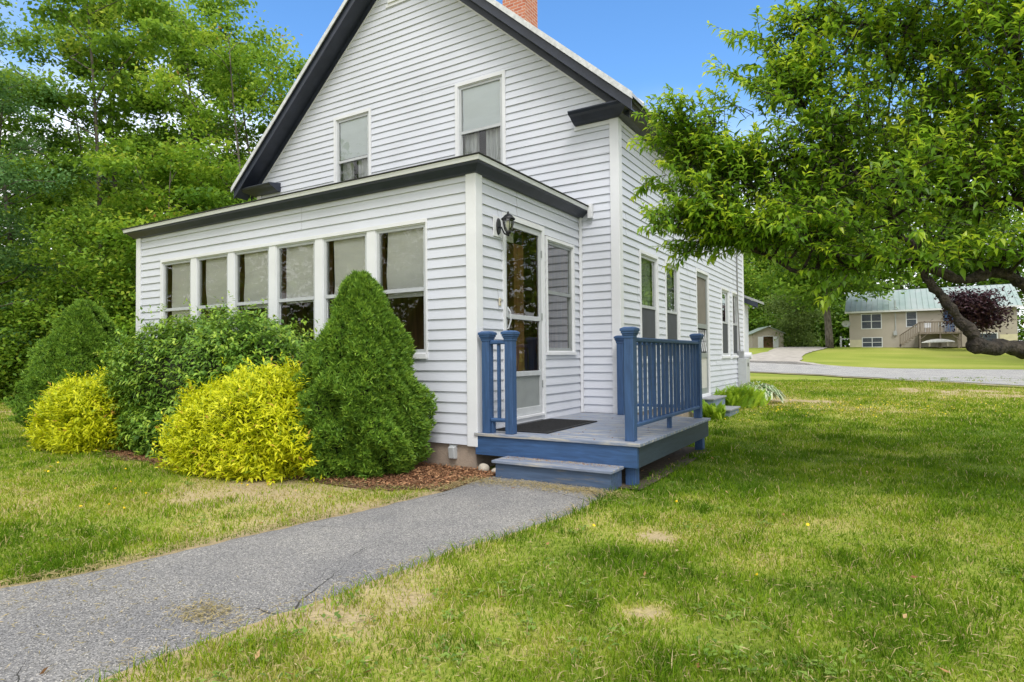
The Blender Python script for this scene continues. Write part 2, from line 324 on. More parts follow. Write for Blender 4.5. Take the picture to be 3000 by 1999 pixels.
def groundmat():
    m, t, b, o = newmat('lawn_ground')
    a = t.nodes.new('ShaderNodeAttribute'); a.attribute_name = 'v'
    tc = t.nodes.new('ShaderNodeTexCoord')
    n1 = t.nodes.new('ShaderNodeTexNoise'); n1.inputs['Scale'].default_value = 30; n1.inputs['Detail'].default_value = 6; t.links.new(tc.outputs['Object'], n1.inputs['Vector'])
    mp = t.nodes.new('ShaderNodeMapping'); mp.inputs['Scale'].default_value = (.35, 1.0, 1); mp.inputs['Rotation'].default_value = (0, 0, -.5); t.links.new(tc.outputs['Object'], mp.inputs[0])
    n2 = t.nodes.new('ShaderNodeTexNoise'); n2.inputs['Scale'].default_value = .55; n2.inputs['Detail'].default_value = 6; t.links.new(mp.outputs[0], n2.inputs['Vector'])
    m1 = t.nodes.new('ShaderNodeMath'); m1.operation = 'MULTIPLY_ADD'; m1.inputs[1].default_value = .55; t.links.new(n1.outputs['Fac'], m1.inputs[0])
    m2 = t.nodes.new('ShaderNodeMath'); m2.operation = 'MULTIPLY_ADD'; m2.inputs[1].default_value = .36; m2.inputs[2].default_value = -.40; t.links.new(n2.outputs['Fac'], m2.inputs[0])
    m3 = t.nodes.new('ShaderNodeMath'); m3.operation = 'ADD'; t.links.new(m2.outputs[0], m3.inputs[0]); t.links.new(a.outputs['Fac'], m3.inputs[1]); t.links.new(m3.outputs[0], m1.inputs[2])
    r = ramp(t, [(.0, (.09, .14, .018)), (.35, (.235, .28, .045)), (.62, (.37, .345, .10)), (.95, (.40, .32, .19))]); t.links.new(m1.outputs[0], r.inputs[0]); t.links.new(r.outputs[0], b.inputs['Base Color'])
    b.inputs['Roughness'].default_value = 1; b.inputs['Specular IOR Level'].default_value = .1
    bp = t.nodes.new('ShaderNodeBump'); bp.inputs['Strength'].default_value = .8; bp.inputs['Distance'].default_value = .04; t.links.new(n1.outputs['Fac'], bp.inputs['Height']); t.links.new(bp.outputs[0], b.inputs['Normal'])
    return m
g = raw_mesh('ground', np.stack([X, Y, Z], -1).reshape(-1, 3), F4, None, np.clip(dry_and_light(X, Y) + .75 * (Y < -.2) * (Y > -10) * np.exp(-np.minimum(np.abs(X - path_edges(Y)[0]) / .10, np.abs(X - path_edges(Y)[1]) / .05)), 0, 1.2).ravel(), groundmat(), smooth=True); tag(g, kind='structure')

def strip(name, L, Rr, mat, dz, n=None, jit=.02):
    L = np.array(L); Rr = np.array(Rr)
    ys = np.arange(L[0, 1], -.24, .05); l = np.interp(ys, L[:, 1], L[:, 0]) + (fbm(ys * 6, ys * 0 + 3, 3) - .5) * jit * 3; r = np.interp(ys, Rr[:, 1], Rr[:, 0]) + (fbm(ys * 6, ys * 0 + 33, 3) - .5) * jit * 3
    k = 14; u = np.linspace(0, 1, k); Xs = l[:, None] + (r - l)[:, None] * u; Ys = np.repeat(ys[:, None], k, 1)
    Zs = terr(Xs, Ys) + dz + .012 * np.sin(u * np.pi) - .02 * ((u == 0) | (u == 1)); J = np.arange(Xs.size).reshape(Xs.shape)
    f = np.stack([J[:-1, :-1], J[:-1, 1:], J[1:, 1:], J[1:, :-1]], -1).reshape(-1, 4)
    return raw_mesh(name, np.stack([Xs, Ys, Zs], -1).reshape(-1, 3), f, None, None, mat, smooth=True)
def asphaltmat(name, c, spark=True):
    m, t, b, o = newmat(name); tc = t.nodes.new('ShaderNodeTexCoord')
    n = t.nodes.new('ShaderNodeTexNoise'); n.inputs['Scale'].default_value = 1.6; n.inputs['Detail'].default_value = 6; t.links.new(tc.outputs['Object'], n.inputs['Vector'])
    vo = t.nodes.new('ShaderNodeTexVoronoi'); vo.inputs['Scale'].default_value = 165; t.links.new(tc.outputs['Object'], vo.inputs['Vector'])
    sx = t.nodes.new('ShaderNodeSeparateColor'); t.links.new(vo.outputs['Color'], sx.inputs[0])
    r0 = ramp(t, [(0, tuple(x * .42 for x in c)), (.5, c), (.90, tuple(x * 1.35 for x in c)), (.985, (.46, .44, .40))]); t.links.new(sx.outputs[0], r0.inputs[0])
    r1 = ramp(t, [(.3, (.78, .78, .8)), (.7, (1.12, 1.1, 1.06))]); t.links.new(n.outputs['Fac'], r1.inputs[0])
    mu = t.nodes.new('ShaderNodeMix'); mu.data_type = 'RGBA'; mu.blend_type = 'MULTIPLY'; mu.inputs['Factor'].default_value = 1; t.links.new(r0.outputs[0], mu.inputs[6]); t.links.new(r1.outputs[0], mu.inputs[7])
    # cracks
    nd = t.nodes.new('ShaderNodeTexNoise'); nd.inputs['Scale'].default_value = 3; nd.inputs['Detail'].default_value = 5; t.links.new(tc.outputs['Object'], nd.inputs['Vector'])
    va = t.nodes.new('ShaderNodeMix'); va.data_type = 'RGBA'; va.inputs['Factor'].default_value = .16; t.links.new(tc.outputs['Object'], va.inputs[6]); t.links.new(nd.outputs['Color'], va.inputs[7])
    vc = t.nodes.new('ShaderNodeTexVoronoi'); vc.feature = 'DISTANCE_TO_EDGE'; vc.inputs['Scale'].default_value = .95; t.links.new(va.outputs[2], vc.inputs['Vector'])
    nm = t.nodes.new('ShaderNodeTexNoise'); nm.inputs['Scale'].default_value = .8; t.links.new(tc.outputs['Object'], nm.inputs['Vector'])
    rm = ramp(t, [(.44, (0, 0, 0)), (.62, (.006, .006, .006))]); t.links.new(nm.outputs['Fac'], rm.inputs[0])
    lt = t.nodes.new('ShaderNodeMath'); lt.operation = 'LESS_THAN'; t.links.new(vc.outputs['Distance'], lt.inputs[0]); t.links.new(rm.outputs[0], lt.inputs[1])
    mc = t.nodes.new('ShaderNodeMix'); mc.data_type = 'RGBA'; t.links.new(lt.outputs[0], mc.inputs['Factor']); t.links.new(mu.outputs[2], mc.inputs[6]); mc.inputs[7].default_value = (.04, .038, .035, 1)
    t.links.new((mc if spark else mu).outputs[2], b.inputs['Base Color']); b.inputs['Roughness'].default_value = .85
    bp = t.nodes.new('ShaderNodeBump'); bp.inputs['Strength'].default_value = .7; bp.inputs['Distance'].default_value = .006; t.links.new(vo.outputs['Distance'], bp.inputs['Height']); t.links.new(bp.outputs[0], b.inputs['Normal'])
    return m
tag(strip('path', PATH_L, PATH_R, asphaltmat('asphalt', (.210, .206, .204)), .018), kind='structure')

def polysheet(name, poly, mat, dz, step, jit=0, cut=None):
    P = np.array(poly); x0, y0 = P.min(0); x1, y1 = P.max(0)
    xs = np.arange(x0 - step, x1 + step, step); ys = np.arange(y0 - step, y1 + step, step); A, B = np.meshgrid(xs, ys)
    jx = (fbm(A * 3 / step * .1, B * 3 / step * .1, 2) - .5) * jit; ins = inpoly(A + jx, B + jx, poly)
    cc = ins[:-1, :-1] | ins[:-1, 1:] | ins[1:, 1:] | ins[1:, :-1]
    Zs = terr(A, B) + dz; J = np.arange(A.size).reshape(A.shape)
    f = np.stack([J[:-1, :-1], J[:-1, 1:], J[1:, 1:], J[1:, :-1]], -1)[cc]
    us, inv = np.unique(f.ravel(), return_inverse=True)
    V = np.stack([A, B, Zs], -1).reshape(-1, 3)[us]
    return raw_mesh(name, V, inv.reshape(-1, 4), None, None, mat, smooth=True)
def fill(name, poly, mat, dz, sub=.8):
    import bmesh
    bm = bmesh.new(); P = []
    n = len(poly)
    for i in range(n):
        a = np.array(poly[i]); b = np.array(poly[(i + 1) % n]); k = max(1, int(np.linalg.norm(b - a) / sub))
        for j in range(k):
            p = a + (b - a) * j / k; nn = (fbm(np.array([p[0] * .9]), np.array([p[1] * .9]), 3)[0] - .5) * .5; P.append((p[0] + nn, p[1] + nn))
    vs = [bm.verts.new((x, y, float(terr(x, y)) + dz)) for x, y in P]; bm.faces.new(vs); bmesh.ops.triangulate(bm, faces=bm.faces[:])
    for _ in range(4):
        es = [e for e in bm.edges if e.calc_length() > 2.2]
        if not es: break
        bmesh.ops.subdivide_edges(bm, edges=es, cuts=1, use_grid_fill=False); bmesh.ops.triangulate(bm, faces=bm.faces[:])
    for v_ in bm.verts: v_.co.z = float(terr(v_.co.x, v_.co.y)) + dz
    me = bpy.data.meshes.new(name); bm.to_mesh(me); bm.free(); me.materials.append(mat); o = bpy.data.objects.new(name, me); col.objects.link(o); return o
def grow(poly, d):
    P = np.array(poly, float); n_ = len(P); o_ = []
    ar_ = .5 * sum(P[i][0] * P[(i + 1) % n_][1] - P[(i + 1) % n_][0] * P[i][1] for i in range(n_))
    for i in range(n_):
        e1 = P[i] - P[i - 1]; e2 = P[(i + 1) % n_] - P[i]; nn = np.array([e1[1], -e1[0]]) / np.linalg.norm(e1) + np.array([e2[1], -e2[0]]) / np.linalg.norm(e2); nn /= max(np.linalg.norm(nn), .3); o_.append(tuple(P[i] + nn * d * np.sign(ar_)))
    return o_
tag(fill('road_shoulder', grow(ROAD, .45), simple('sandy_shoulder', (.33, .28, .19), .95, .45, 1.5, .5, 40, c2=(.22, .22, .07)), .035), kind='structure')
tag(fill('road', ROAD, asphaltmat('pale_road', (.345, .338, .325), False), .05), kind='structure')
tag(fill('driveway', DRIVE, simple('gravel', (.40, .365, .32),   .95, .3, 2, .5, 40), .05), kind='structure')
tag(polysheet('mulch_bed', MULCH, simple('mulch', (.18, .09, .045), .95, .6, 40, .9, 60, c2=(.06, .034, .02)), .010, .07, .3), kind='structure')
tag(polysheet('bare_soil', [(.36, -.03), (1.80, -.03), (1.80, 2.6), (.36, 2.6)], simple('soil', (.09, .07, .05), .95, .5, 20, .5, 40), .016, .1), kind='structure')

# ------------------------------------------------------------------ white farmhouse
S = .114; D = 2.651; WX = .593; WL = -7.19; RX = -3.31; YB = 11.3
house = thing('farmhouse', (-3.3, 6.5, -.27), 'white clapboard farmhouse with black trimmed gable, brick chimney and enclosed front porch', 'house')
PY = lambda y0: (lambda u, o, z: (u, y0 - o, z))      # wall facing -Y, o = outwards
PX = lambda x0: (lambda u, o, z: (x0 + o, u, z))      # wall facing +X
PXn = lambda x0: (lambda u, o, z: (x0 - o, u, z))
PYb = lambda y0: (lambda u, o, z: (u, y0 + o, z))
def siding(name, P, z0, z1, edges, holes, parent, mat=WHITE, S=S, phase=0.0):
    mb = MB(); zk = phase + math.floor((z0 - phase) / S) * S
    hz = sorted({h for q in holes for h in q[2:]})
    while zk < z1 - 1e-6:
        a, b = max(zk, z0), min(zk + S, z1)
        br = [a] + [h for h in hz if a + 1e-4 < h < b - 1e-4] + [b]
        off = lambda z: .021 - .018 * (z - zk) / S
        for p, q in zip(br[:-1], br[1:]):
            la, ra = edges(p); lb, rb = edges(q)
            hs = sorted([h[:2] for h in holes if h[2] < (p + q) / 2 < h[3]])
            segs = []; cl = (la, lb)
            for h0, h1 in hs: segs.append((cl, (h0, h0))); cl = (h1, h1)
            segs.append((cl, (ra, rb)))
            row = int(round((zk - phase) / (2 * S))); jr = random.Random(row * 7 + int(abs(z1) * 100)); j0 = jr.random() * 3.6; sg2 = []
            for (ua, ub), (va, vb) in segs:
                cu = [min(ua, ub) - 1] ; k_ = math.floor((max(ua, ub) - j0) / 3.6) + 1; ps = []
                while j0 + k_ * 3.6 < min(va, vb) - .03:
                    ps.append(j0 + k_ * 3.6); k_ += 1
                st_ = (ua, ub)
                for p_ in ps:
                    if p_ > max(st_) + .03: sg2.append((st_, (p_, p_), len(sg2))); st_ = (p_, p_)
                sg2.append((st_, (va, vb), len(sg2)))
            for (ua, ub), (va, vb), ji in sg2:
                off = lambda z, ji=ji: .0185 - .0155 * (z - zk) / S + .0022 * (ji % 2)
                if va - ua < .002 and vb - ub < .002: continue
                mb.quad(P(ua, off(p), p), P(va, off(p), p), P(max(vb, ub), off(q), q), P(ub, off(q), q))
                if abs(p - zk) < 1e-6: mb.quad(P(ua, .002, p), P(va, .002, p), P(va, off(p), p), P(ua, off(p), p))
        zk += S
    return mb.build(name, mat, parent)
wl = lambda z: 7.90 - .888 * 0 - z
def gable_edges(z):
    h = (7.90 - z) / .888
    return max(WL, RX - h), min(WX, RX + h)

def window(parent, P, u0, u1, z0, z1, meet, name='window', frame=ALU, casing=.0, shade=None, shade_u=(.06, .03), jamb=PINE, screen=False, curtain=False, glass=GLASS, sill=True, recess=.0, fw=.04, backing=None, shade_mat=None):
    """double-hung storm window; casing flat boards round it, sash frame, two panes, shade behind"""
    mb = MB(); c = casing; fr = .030
    if c: 
        mb.box(u0 - c, u1 + c, 0, fr, z1, z1 + c, P); mb.box(u0 - c, u0, 0, fr, z0, z1, P); mb.box(u1, u1 + c, 0, fr, z0, z1, P)
        if sill: mb.box(u0 - c - .01, u1 + c + .01, 0, .042, z0 - c, z0, P)
        else: mb.box(u0 - c, u1 + c, 0, fr, z0 - c, z0, P)
    # reveal
    mb.box(u0, u0 + .014, -.05, .012, z0, z1, P); mb.box(u1 - .014, u1, -.05, .012, z0, z1, P)
    mb.box(u0 + .014, u1 - .014, -.05, .012, z1 - .014, z1, P); mb.box(u0 + .014, u1 - .014, -.05, .014, z0, z0 + .014, P)
    win = mb.build(name, TRIM, parent)
    a0, a1, b0, b1 = u0 + .014, u1 - .014, z0 + .014, z1 - .014
    s = MB(); o0, o1 = -.030 - recess, .002 - recess
    s.box(a0, a0 + fw, o0, o1, b0, b1, P); s.box(a1 - fw, a1, o0, o1, b0, b1, P)
    s.box(a0 + fw, a1 - fw, o0, o1, b1 - fw, b1, P); s.box(a0 + fw, a1 - fw, o0, o1, b0, b0 + fw * 1.1, P)
    s.box(a0 + fw, a1 - fw, o0, o1 + .006, meet - .022, meet + .022, P)
    # thin inner lip of the storm track
    for e in ((a0 + fw, a0 + fw + .010), (a1 - fw - .010, a1 - fw)): s.box(*e, o0 - .012, o0 + .012, b0 + fw, b1 - fw, P)
    s.build('sash', frame, win)
    gU = MB().quad(P(a0 + fw, -.016 - recess, meet), P(a1 - fw, -.016 - recess, meet), P(a1 - fw, -.016 - recess, b1 - fw), P(a0 + fw, -.016 - recess, b1 - fw)); gU.build('pane', glass, win)
    gL = MB().quad(P(a0 + fw, -.024 - recess, b0 + fw), P(a1 - fw, -.024 - recess, b0 + fw), P(a1 - fw, -.024 - recess, meet), P(a0 + fw, -.024 - recess, meet)); gL.build('pane', glass, win)
    if jamb:
        j = MB(); j.box(u0 - .02, u0, -.16, -.052, z0, z1, P); j.box(u1, u1 + .02, -.16, -.052, z0, z1, P); j.box(u0, u1, -.16, -.052, z1, z1 + .02, P); j.box(u0, u1, -.16, -.052, z0 - .02, z0, P); j.build('jamb', jamb, win)
    if shade is not None:
        sh = MB(); n = 9
        ua, ub = u0 + shade_u[0], u1 - shade_u[1]
        for i in range(n):
            t0, t1 = i / n, (i + 1) / n; f_ = lambda t: (-.036 if shade_mat else -.075) - .008 * math.sin(t * 9 + u0 * 5) * t
            zt, zb = z1 - .03, shade; za, zb2 = zt + (zb - zt) * t0, zt + (zb - zt) * t1
            wv = lambda t: .010 * math.sin(t * 4 + u0 * 3)
            sh.quad(P(ua + wv(t0), f_(t0), za), P(ub, f_(t0), za), P(ub, f_(t1), zb2), P(ua + wv(t1), f_(t1), zb2))
        sh.box(ua, ub, -.086, -.072, shade - .022, shade, P)
        sh.build('roller_shade', shade_mat or SHADE, win)
    if screen:
        MB().quad(P(a0 + fw, -.005 - recess, b0 + fw), P(a1 - fw, -.005 - recess, b0 + fw), P(a1 - fw, -.005 - recess, meet), P(a0 + fw, -.005 - recess, meet)).build('insect_screen', SCREEN, win)
    if curtain:
        cu = MB(); n = 40; zt, zb = meet + .05, z0
        def cpt(i, z): 
            u = u0 + (u1 - u0) * i / n; return P(u, -.13 - .03 * math.sin(i * 1.9) - .012 * math.sin(i * .7 + 2), z)
        for i in range(n):
            if 13 < i < 22: continue
            cu.quad(cpt(i, zb), cpt(i + 1, zb), cpt(i + 1, zt), cpt(i, zt))
        cu.build('curtain', CURT, win)
    if backing:
        MB().quad(P(u0 - .05, -.40, z0 - .1), P(u1 + .05, -.40, z0 - .1), P(u1 + .05, -.40, z1 + .1), P(u0 - .05, -.40, z1 + .1)).build('dark_interior', backing, win)
    return win

# foundation
f = MB(); f.box(-6.65, -.012, .012, D, -.6, -.004); f.box(WL + .02, WX - .015, D + .02, YB - .02, -.6, .115); f.build('foundation', CONC, house)
# main gable wall, windows A and B
gh = [(-4.935, -4.10, 3.86, 5.37), (-2.13, -1.275, 3.86, 5.34)]
siding('gable_siding', PY(D), .10, 7.86, gable_edges, [(a - .055, b + .055, c - .055, d + .055) for a, b, c, d in gh] + [(-6.60, .0, -1, 2.95)], house, phase=.03)
BRN = simple('dim_room', (.10, .09, .085), .9, .2, 3)
for k, (a, b, c, d) in enumerate(gh):
    window(house, PY(D), a, b, c, d, 4.57, casing=.055, shade=(4.62, 4.60)[k], shade_u=(.05, .05), curtain=True, glass=GLASS, backing=BRN, jamb=TRIM, shade_mat=SHADE2)
# side wall (+X)
sw = [(3.50, 4.27, .87, 2.49, 1.69, 1), (4.745, 5.475, .87, 2.49, 1.68, 1), (8.83, 9.56, .91, 2.42, 1.67, 1), (9.95, 10.60, .91, 2.42, 1.67, 1)]
door_h = (6.72, 7.61, .15, 2.58)
siding('side_siding', PX(WX), .10, 4.33, lambda z: (D, YB), [(a - .05, b + .05, c - .05, d + .05) for a, b, c, d, m_, s_2 in sw] + [(door_h[0] - .06, door_h[1] + .06, .10, 2.64)], house, phase=.03)
for a, b, c, d, m_, s_2 in sw: window(house, PX(WX), a, b, c, d, m_, casing=.05, shade=m_ + .05, shade_u=(.30, .05), screen=True, glass=GLASS2, backing=BRN, jamb=TRIM)
siding('left_siding', PXn(WL), .10, 4.3, lambda z: (D, YB), [], house); siding('back_siding', PYb(YB), .10, 7.86, gable_edges, [], house)
# side screen door
def flatdoor(P, u0, u1, z0, z1):
    mb = MB(); c = .06
    mb.box(u0 - c, u0, 0, .024, z0 - .04, z1 + c, P); mb.box(u1, u1 + c, 0, .024, z0 - .04, z1 + c, P); mb.box(u0, u1, 0, .024, z1, z1 + c, P); mb.box(u0, u1, -.05, .04, z0 - .05, z0, P)
    dd = mb.build('side_door', TRIM, house)
    s = MB(); w_ = .075
    s.box(u0, u0 + w_, -.03, .0, z0, z1, P); s.box(u1 - w_, u1, -.03, .0, z0, z1, P)
    for za, zb in ((z1 - .09, z1), (1.47, 1.56), (.88, .98), (z0, z0 + .12)): s.box(u0 + w_, u1 - w_, -.03, .0, za, zb, P)
    s.build('door_frame', ALUG, dd)
    MB().quad(P(u0 + w_, -.02, 1.56), P(u1 - w_, -.02, 1.56), P(u1 - w_, -.02, z1 - .09), P(u0 + w_, -.02, z1 - .09)).build('screen_panel', simple('taupe_screen', (.16, .145, .12), .8, .15, 4), dd)
    MB().box(u0 + w_, u1 - w_, -.025, -.015, z0 + .12, .88, P).build('kick_panel', simple('beige_panel', (.5, .49, .46), .5, .1, 4), dd)
    MB().quad(P(u0, -.08, .98), P(u1, -.08, .98), P(u1, -.08, 1.47), P(u0, -.08, 1.47)).build('dark_opening', SCREEN, dd)
    g_ = MB()
    for k in range(5):
        uc = u0 + w_ + (u1 - u0 - 2 * w_) * (k + .5) / 5
        for sg in (1, -1):
            pts = [P(uc + sg * .055 * math.sin(i / 11 * math.pi * 2.2) * (1 - i / 14), -.008, 1.0 + .44 * i / 11) for i in range(12)]; g_.tube(pts, .007, 5)
    g_.build('scroll_grille', TRIM, dd)
flatdoor(PX(WX), *door_h)
# corner boards
cb = MB(); w_ = .105
def corner(mb, x, y, z0, z1, w_=.10, t=.034): 
    n = len(mb.v); q = [(x - w_, y - t), (x + t, y - t), (x + t, y + w_), (x, y + w_), (x, y), (x - w_, y)]
    mb.add([(a, b, z0) for a, b in q] + [(a, b, z1) for a, b in q], [(i, (i + 1) % 6, (i + 1) % 6 + 6, i + 6) for i in range(6)] + [(5, 4, 3, 2, 1, 0), (6, 7, 8, 9, 10, 11)])
corner(cb, WX, D, .09, 4.28); cb.build('corner_board', TRIM, house, bevel=.006)
MB().box(WL - .034, WL + .1, D - .034, D, .09, 4.3).build('corner_board', TRIM, house, bevel=.006)
MB().box(WX, WX + .034, YB - .1, YB + .02, .09, 4.28).build('corner_board', TRIM, house, bevel=.006)
# roof slabs + rake
zr = lambda x: 8.19 - .885 * abs(x - RX)
Y0r, Y1r = D - .36, YB + .36
rf = MB()
for sg in (-1, 1):
    xa, xb = RX, RX + sg * 4.27; th = .045
    for (ya, yb) in ((Y0r, Y1r),):
        vs = [(xa, ya, zr(xa)), (xb, ya, zr(xb)), (xb, yb, zr(xb)), (xa, yb, zr(xa)), (xa, ya, zr(xa) - th), (xb, ya, zr(xb) - th), (xb, yb, zr(xb) - th), (xa, yb, zr(xa) - th)]
        rf.add(vs, [(0, 1, 2, 3), (7, 6, 5, 4), (0, 4, 5, 1), (1, 5, 6, 2), (2, 6, 7, 3)])
    for k in range(1, 22):      # standing ribs
        y = Y0r + k * .46; n_ = Vector((sg * .885, 0, 1)).normalized()
        for q in (0,): rf.add([(xa, y - .02, zr(xa) + .002), (xb, y - .02, zr(xb) + .002), (xb, y, zr(xb) + .035), (xa, y, zr(xa) + .035), (xb, y + .02, zr(xb) + .002), (xa, y + .02, zr(xa) + .002)], [(0, 1, 2, 3), (3, 2, 4, 5)])
roof = rf.build('roof', ROOFM, house)
def rakestrip(mb, ya, yb, da, db, dc, dd_, xin=RX, ext=4.27):
    """prism following both rakes: outer face ya (front) to yb, offsets below roof line"""
    for sg in (-1, 1):
        xa, xb = RX, RX + sg * ext
        vs = []
        for x in (xa, xb): vs += [(x, ya, zr(x) - da), (x, ya, zr(x) - db), (x, yb, zr(x) - dd_), (x, yb, zr(x) - dc)]
        mb.add(vs, [(0, 1, 5, 4), (1, 2, 6, 5), (2, 3, 7, 6), (3, 0, 4, 7), (4, 5, 6, 7), (0, 3, 2, 1)])
e = MB(); rakestrip(e, Y0r - .016, Y0r - .002, -.012, .085, -.012, .085); e.build('rake_edge', simple('weathered_edge', (.62, .63, .65), .45, .25, 14), house)
e = MB(); rakestrip(e, Y0r + .03, Y0r + .05, .047, .235, .047, .235, ext=4.24); e.build('rake_fascia', BLACK, house)
e = MB(); rakestrip(e, Y0r + .052, D - .03, .20, .22, .21, .235, ext=4.22); e.build('rake_soffit', BLACK, house)
e = MB(); rakestrip(e, D - .034, D - .012, .236, .345, .236, .345, ext=4.1)
e.build('rake_frieze', BLACK, house)
e = MB(); rakestrip(e, D - .022, D - .004, .346, .375, .346, .375, ext=3.93); e.build('rake_trim', TRIM, house)
# eave crown + returns (black): profile swept
def crown(mb, path, prof):
    """path: list of ((x,y),(nx,ny)) with outward miter vectors"""
    n = len(prof); base = len(mb.v)
    for (x, y), (nx_, ny_) in path:
        for o, z in prof: mb.v.append((x + nx_ * o, y + ny_ * o, z))
    for i in range(len(path) - 1):
        for k in range(n):
            a = base + i * n + k; b = base + i * n + (k + 1) % n; mb.f.append((a, b, b + n, a + n))
    mb.f.append(tuple(base + k for k in range(n))); mb.f.append(tuple(base + (len(path) - 1) * n + k for k in range(n))[::-1])
prof = [(.0, 4.262), (.06, 4.262), (.12, 4.285), (.21, 4.335), (.26, 4.352), (.285, 4.385), (.285, 4.40), (.0, 4.44)]
e = MB(); crown(e, [((-.03, D), (0, -1)), ((WX, D), (1, -1)), ((WX, YB), (1, 1))], prof); e.build('eave_return', BLACK, house)
e = MB(); crown(e, [((WL, YB), (-1, 1)), ((WL, D), (-1, -1)), ((-6.50, D), (0, -1))], prof); e.build('eave_return', BLACK, house)
e = MB(); e.box(WX + .30, WX + .33, Y0r + .05, YB + .3, 4.36, 4.42); e.build('gutter_board', simple('olive_board', (.12, .13, .10), .6), house)
e = MB(); e.box(-.05, WX + .03, D - .03, D - .004, 4.20, 4.258); e.box(WX + .004, WX + .03, D + .1, YB, 4.20, 4.258); e.build('frieze_trim', TRIM, house)
# gable louvre (only its foot is in frame)
e = MB()
for k in range(5): e.box(-3.62, -3.0, D - .05, D - .01, 7.17 + k * .07, 7.22 + k * .07)
e.box(-3.68, -2.94, D - .03, D - .012, 7.11, 7.17); e.build('gable_vent', TRIM, house)
# chimney
e = MB(); e.box(-3.13, -2.58, 5.65, 6.2, 6.9, 9.15); e.box(-3.17, -2.54, 5.61, 6.24, 9.15, 9.30); e.build('chimney', BRICK, roof)
# small rear wing roof
e = MB(); e.box(-4, .60, YB + .03, 12.0, -.4, 2.25); rw = e.build('rear_wing', WHITE, house)
e = MB(); e.add([(.95, YB + .2, 2.27), (.95, 12.3, 2.27), (-2, 12.3, 3.6), (-2, YB + .2, 3.6), (.95, YB + .2, 2.33), (.95, 12.3, 2.33), (-2, 12.3, 3.66), (-2, YB + .2, 3.66)], [(0, 1, 2, 3), (7, 6, 5, 4), (0, 4, 5, 1), (3, 2, 6, 7), (0, 3, 7, 4), (1, 5, 6, 2)]); e.build('roof', ROOFM, rw)
e = MB(); e.add([(.93, YB + .18, 2.14), (.93, YB + .18, 2.268), (-2, YB + .18, 3.59), (-2, YB + .18, 3.42), (.93, YB + .2, 2.14), (.93, YB + .2, 2.268), (-2, YB + .2, 3.59), (-2, YB + .2, 3.42)], [(0, 1, 2, 3), (4, 7, 6, 5), (0, 4, 5, 1), (0, 3, 7, 4)]); e.build('fascia', BLACK, rw)

# ---- enclosed porch
WP0, WP1, ZT = -6.655, 0.0, 2.93
hole = (-6.0, -.64, .93, 2.515)
siding('porch_siding', PY(0), 0.0, ZT, lambda z: (WP0, WP1), [hole], house)
u0s = [-5.955 + .9047 * i for i in range(6)]
for i, u in enumerate(u0s): window(house, PY(0), u, u + .772, .985, 2.47, 1.72, 'porch_window', shade=(1.03 if i == 0 else 1.70 - .03 * (i % 3 == 2)), shade_u=(.11, .015), fw=.034)
m_ = MB()
for i in range(5): m_.box(u0s[i] + .772, u0s[i + 1], -.05, .020, .985, 2.47, PY(0))
m_.box(-6.0, u0s[0], -.05, .024, .93, 2.515, PY(0)); m_.box(u0s[5] + .772, -.64, -.05, .024, .93, 2.515, PY(0))
m_.box(u0s[0], u0s[5] + .772, -.05, .030, 2.47, 2.515, PY(0)); m_.box(u0s[0], u0s[5] + .772, -.05, .034, .93, .985, PY(0)); m_.build('window_casing', TRIM, house)
dh = (.58, 1.475, .20, 2.545); wh = (1.615, 2.38, 1.00, 2.46)
siding('porch_siding', PX(0), 0.0, ZT, lambda z: (0, D), [(dh[0] - .05, dh[1] + .06, .142, 2.61), (wh[0] - .05, wh[1] + .04, wh[2] - .03, wh[3] + .05)], house)
siding('porch_siding', PXn(WP0), 0.0, ZT, lambda z: (0, D), [], house)
window(house, PX(0), *wh, 1.78, 'porch_window', frame=ALUG, casing=.04, glass=GLASS2, sill=True, fw=.036)
cb = MB(); corner(cb, 0, 0, -.012, ZT, .10); cb.build('porch_corner_board', TRIM, house, bevel=.006)
MB().box(WP0 - .034, WP0 + .09, -.034, 0, -.012, ZT).build('porch_corner_board', TRIM, house, bevel=.006)
cb = MB(); cb.box(.0165, .055, D - .06, D - .018, .143, ZT); cb.build('inside_corner_trim', TRIM, house, bevel=.004)
# storm door
P = PX(0); d0, d1, dz0, dz1 = dh
mb = MB(); mb.box(d0 - .05, d0, 0, .026, .143, dz1 + .062, P); mb.box(d1, d1 + .062, 0, .026, .143, dz1 + .062, P); mb.box(d0, d1, 0, .026, dz1, dz1 + .062, P)
mb.box(d0, d1, -.06, .045, .205, .232, P); mb.box(d0, d1, -.05, .022, .150, .204, P); sd_ = mb.build('storm_door', TRIM, house)
s = MB(); a0, a1 = d0 + .004, d1 - .004; st = .055
s.box(a0, a0 + st, -.028, .006, .235, dz1 - .004, P); s.box(a1 - st, a1, -.028, .006, .235, dz1 - .004, P)
for za, zb, e_ in ((dz1 - .075, dz1 - .004, 0), (1.385, 1.44, .008), (.705, .765, .008), (.235, .325, 0)): s.box(a0 + st, a1 - st, -.028, .006 + e_, za, zb, P)
s.build('door_frame', ALU, sd_, bevel=.004)
MB().quad(P(a0 + st, -.012, .765), P(a1 - st, -.012, .765), P(a1 - st, -.012, dz1 - .07), P(a0 + st, -.012, dz1 - .07)).build('door_glass', GLASS, sd_)
MB().box(a0 + st, a1 - st, -.016, -.008, .325, .705, P).build('kick_panel', ALUG, sd_)
h = MB(); h.box(a0 + .008, a0 + .05, .006, .03, 1.40, 1.52, P); h.tube([P(a0 + .035, .03, 1.50), P(a0 + .04, .055, 1.46), P(a0 + .045, .06, 1.36), P(a0 + .03, .035, 1.27), P(a0 + .005, .02, 1.265)], .009, 6); h.build('door_handle', ALU, sd_)
for z in (.55, 1.4, 2.2): MB().box(a1 - .004, a1 + .012, .006, .02, z, z + .09, P).build('hinge', ALUG, sd_)
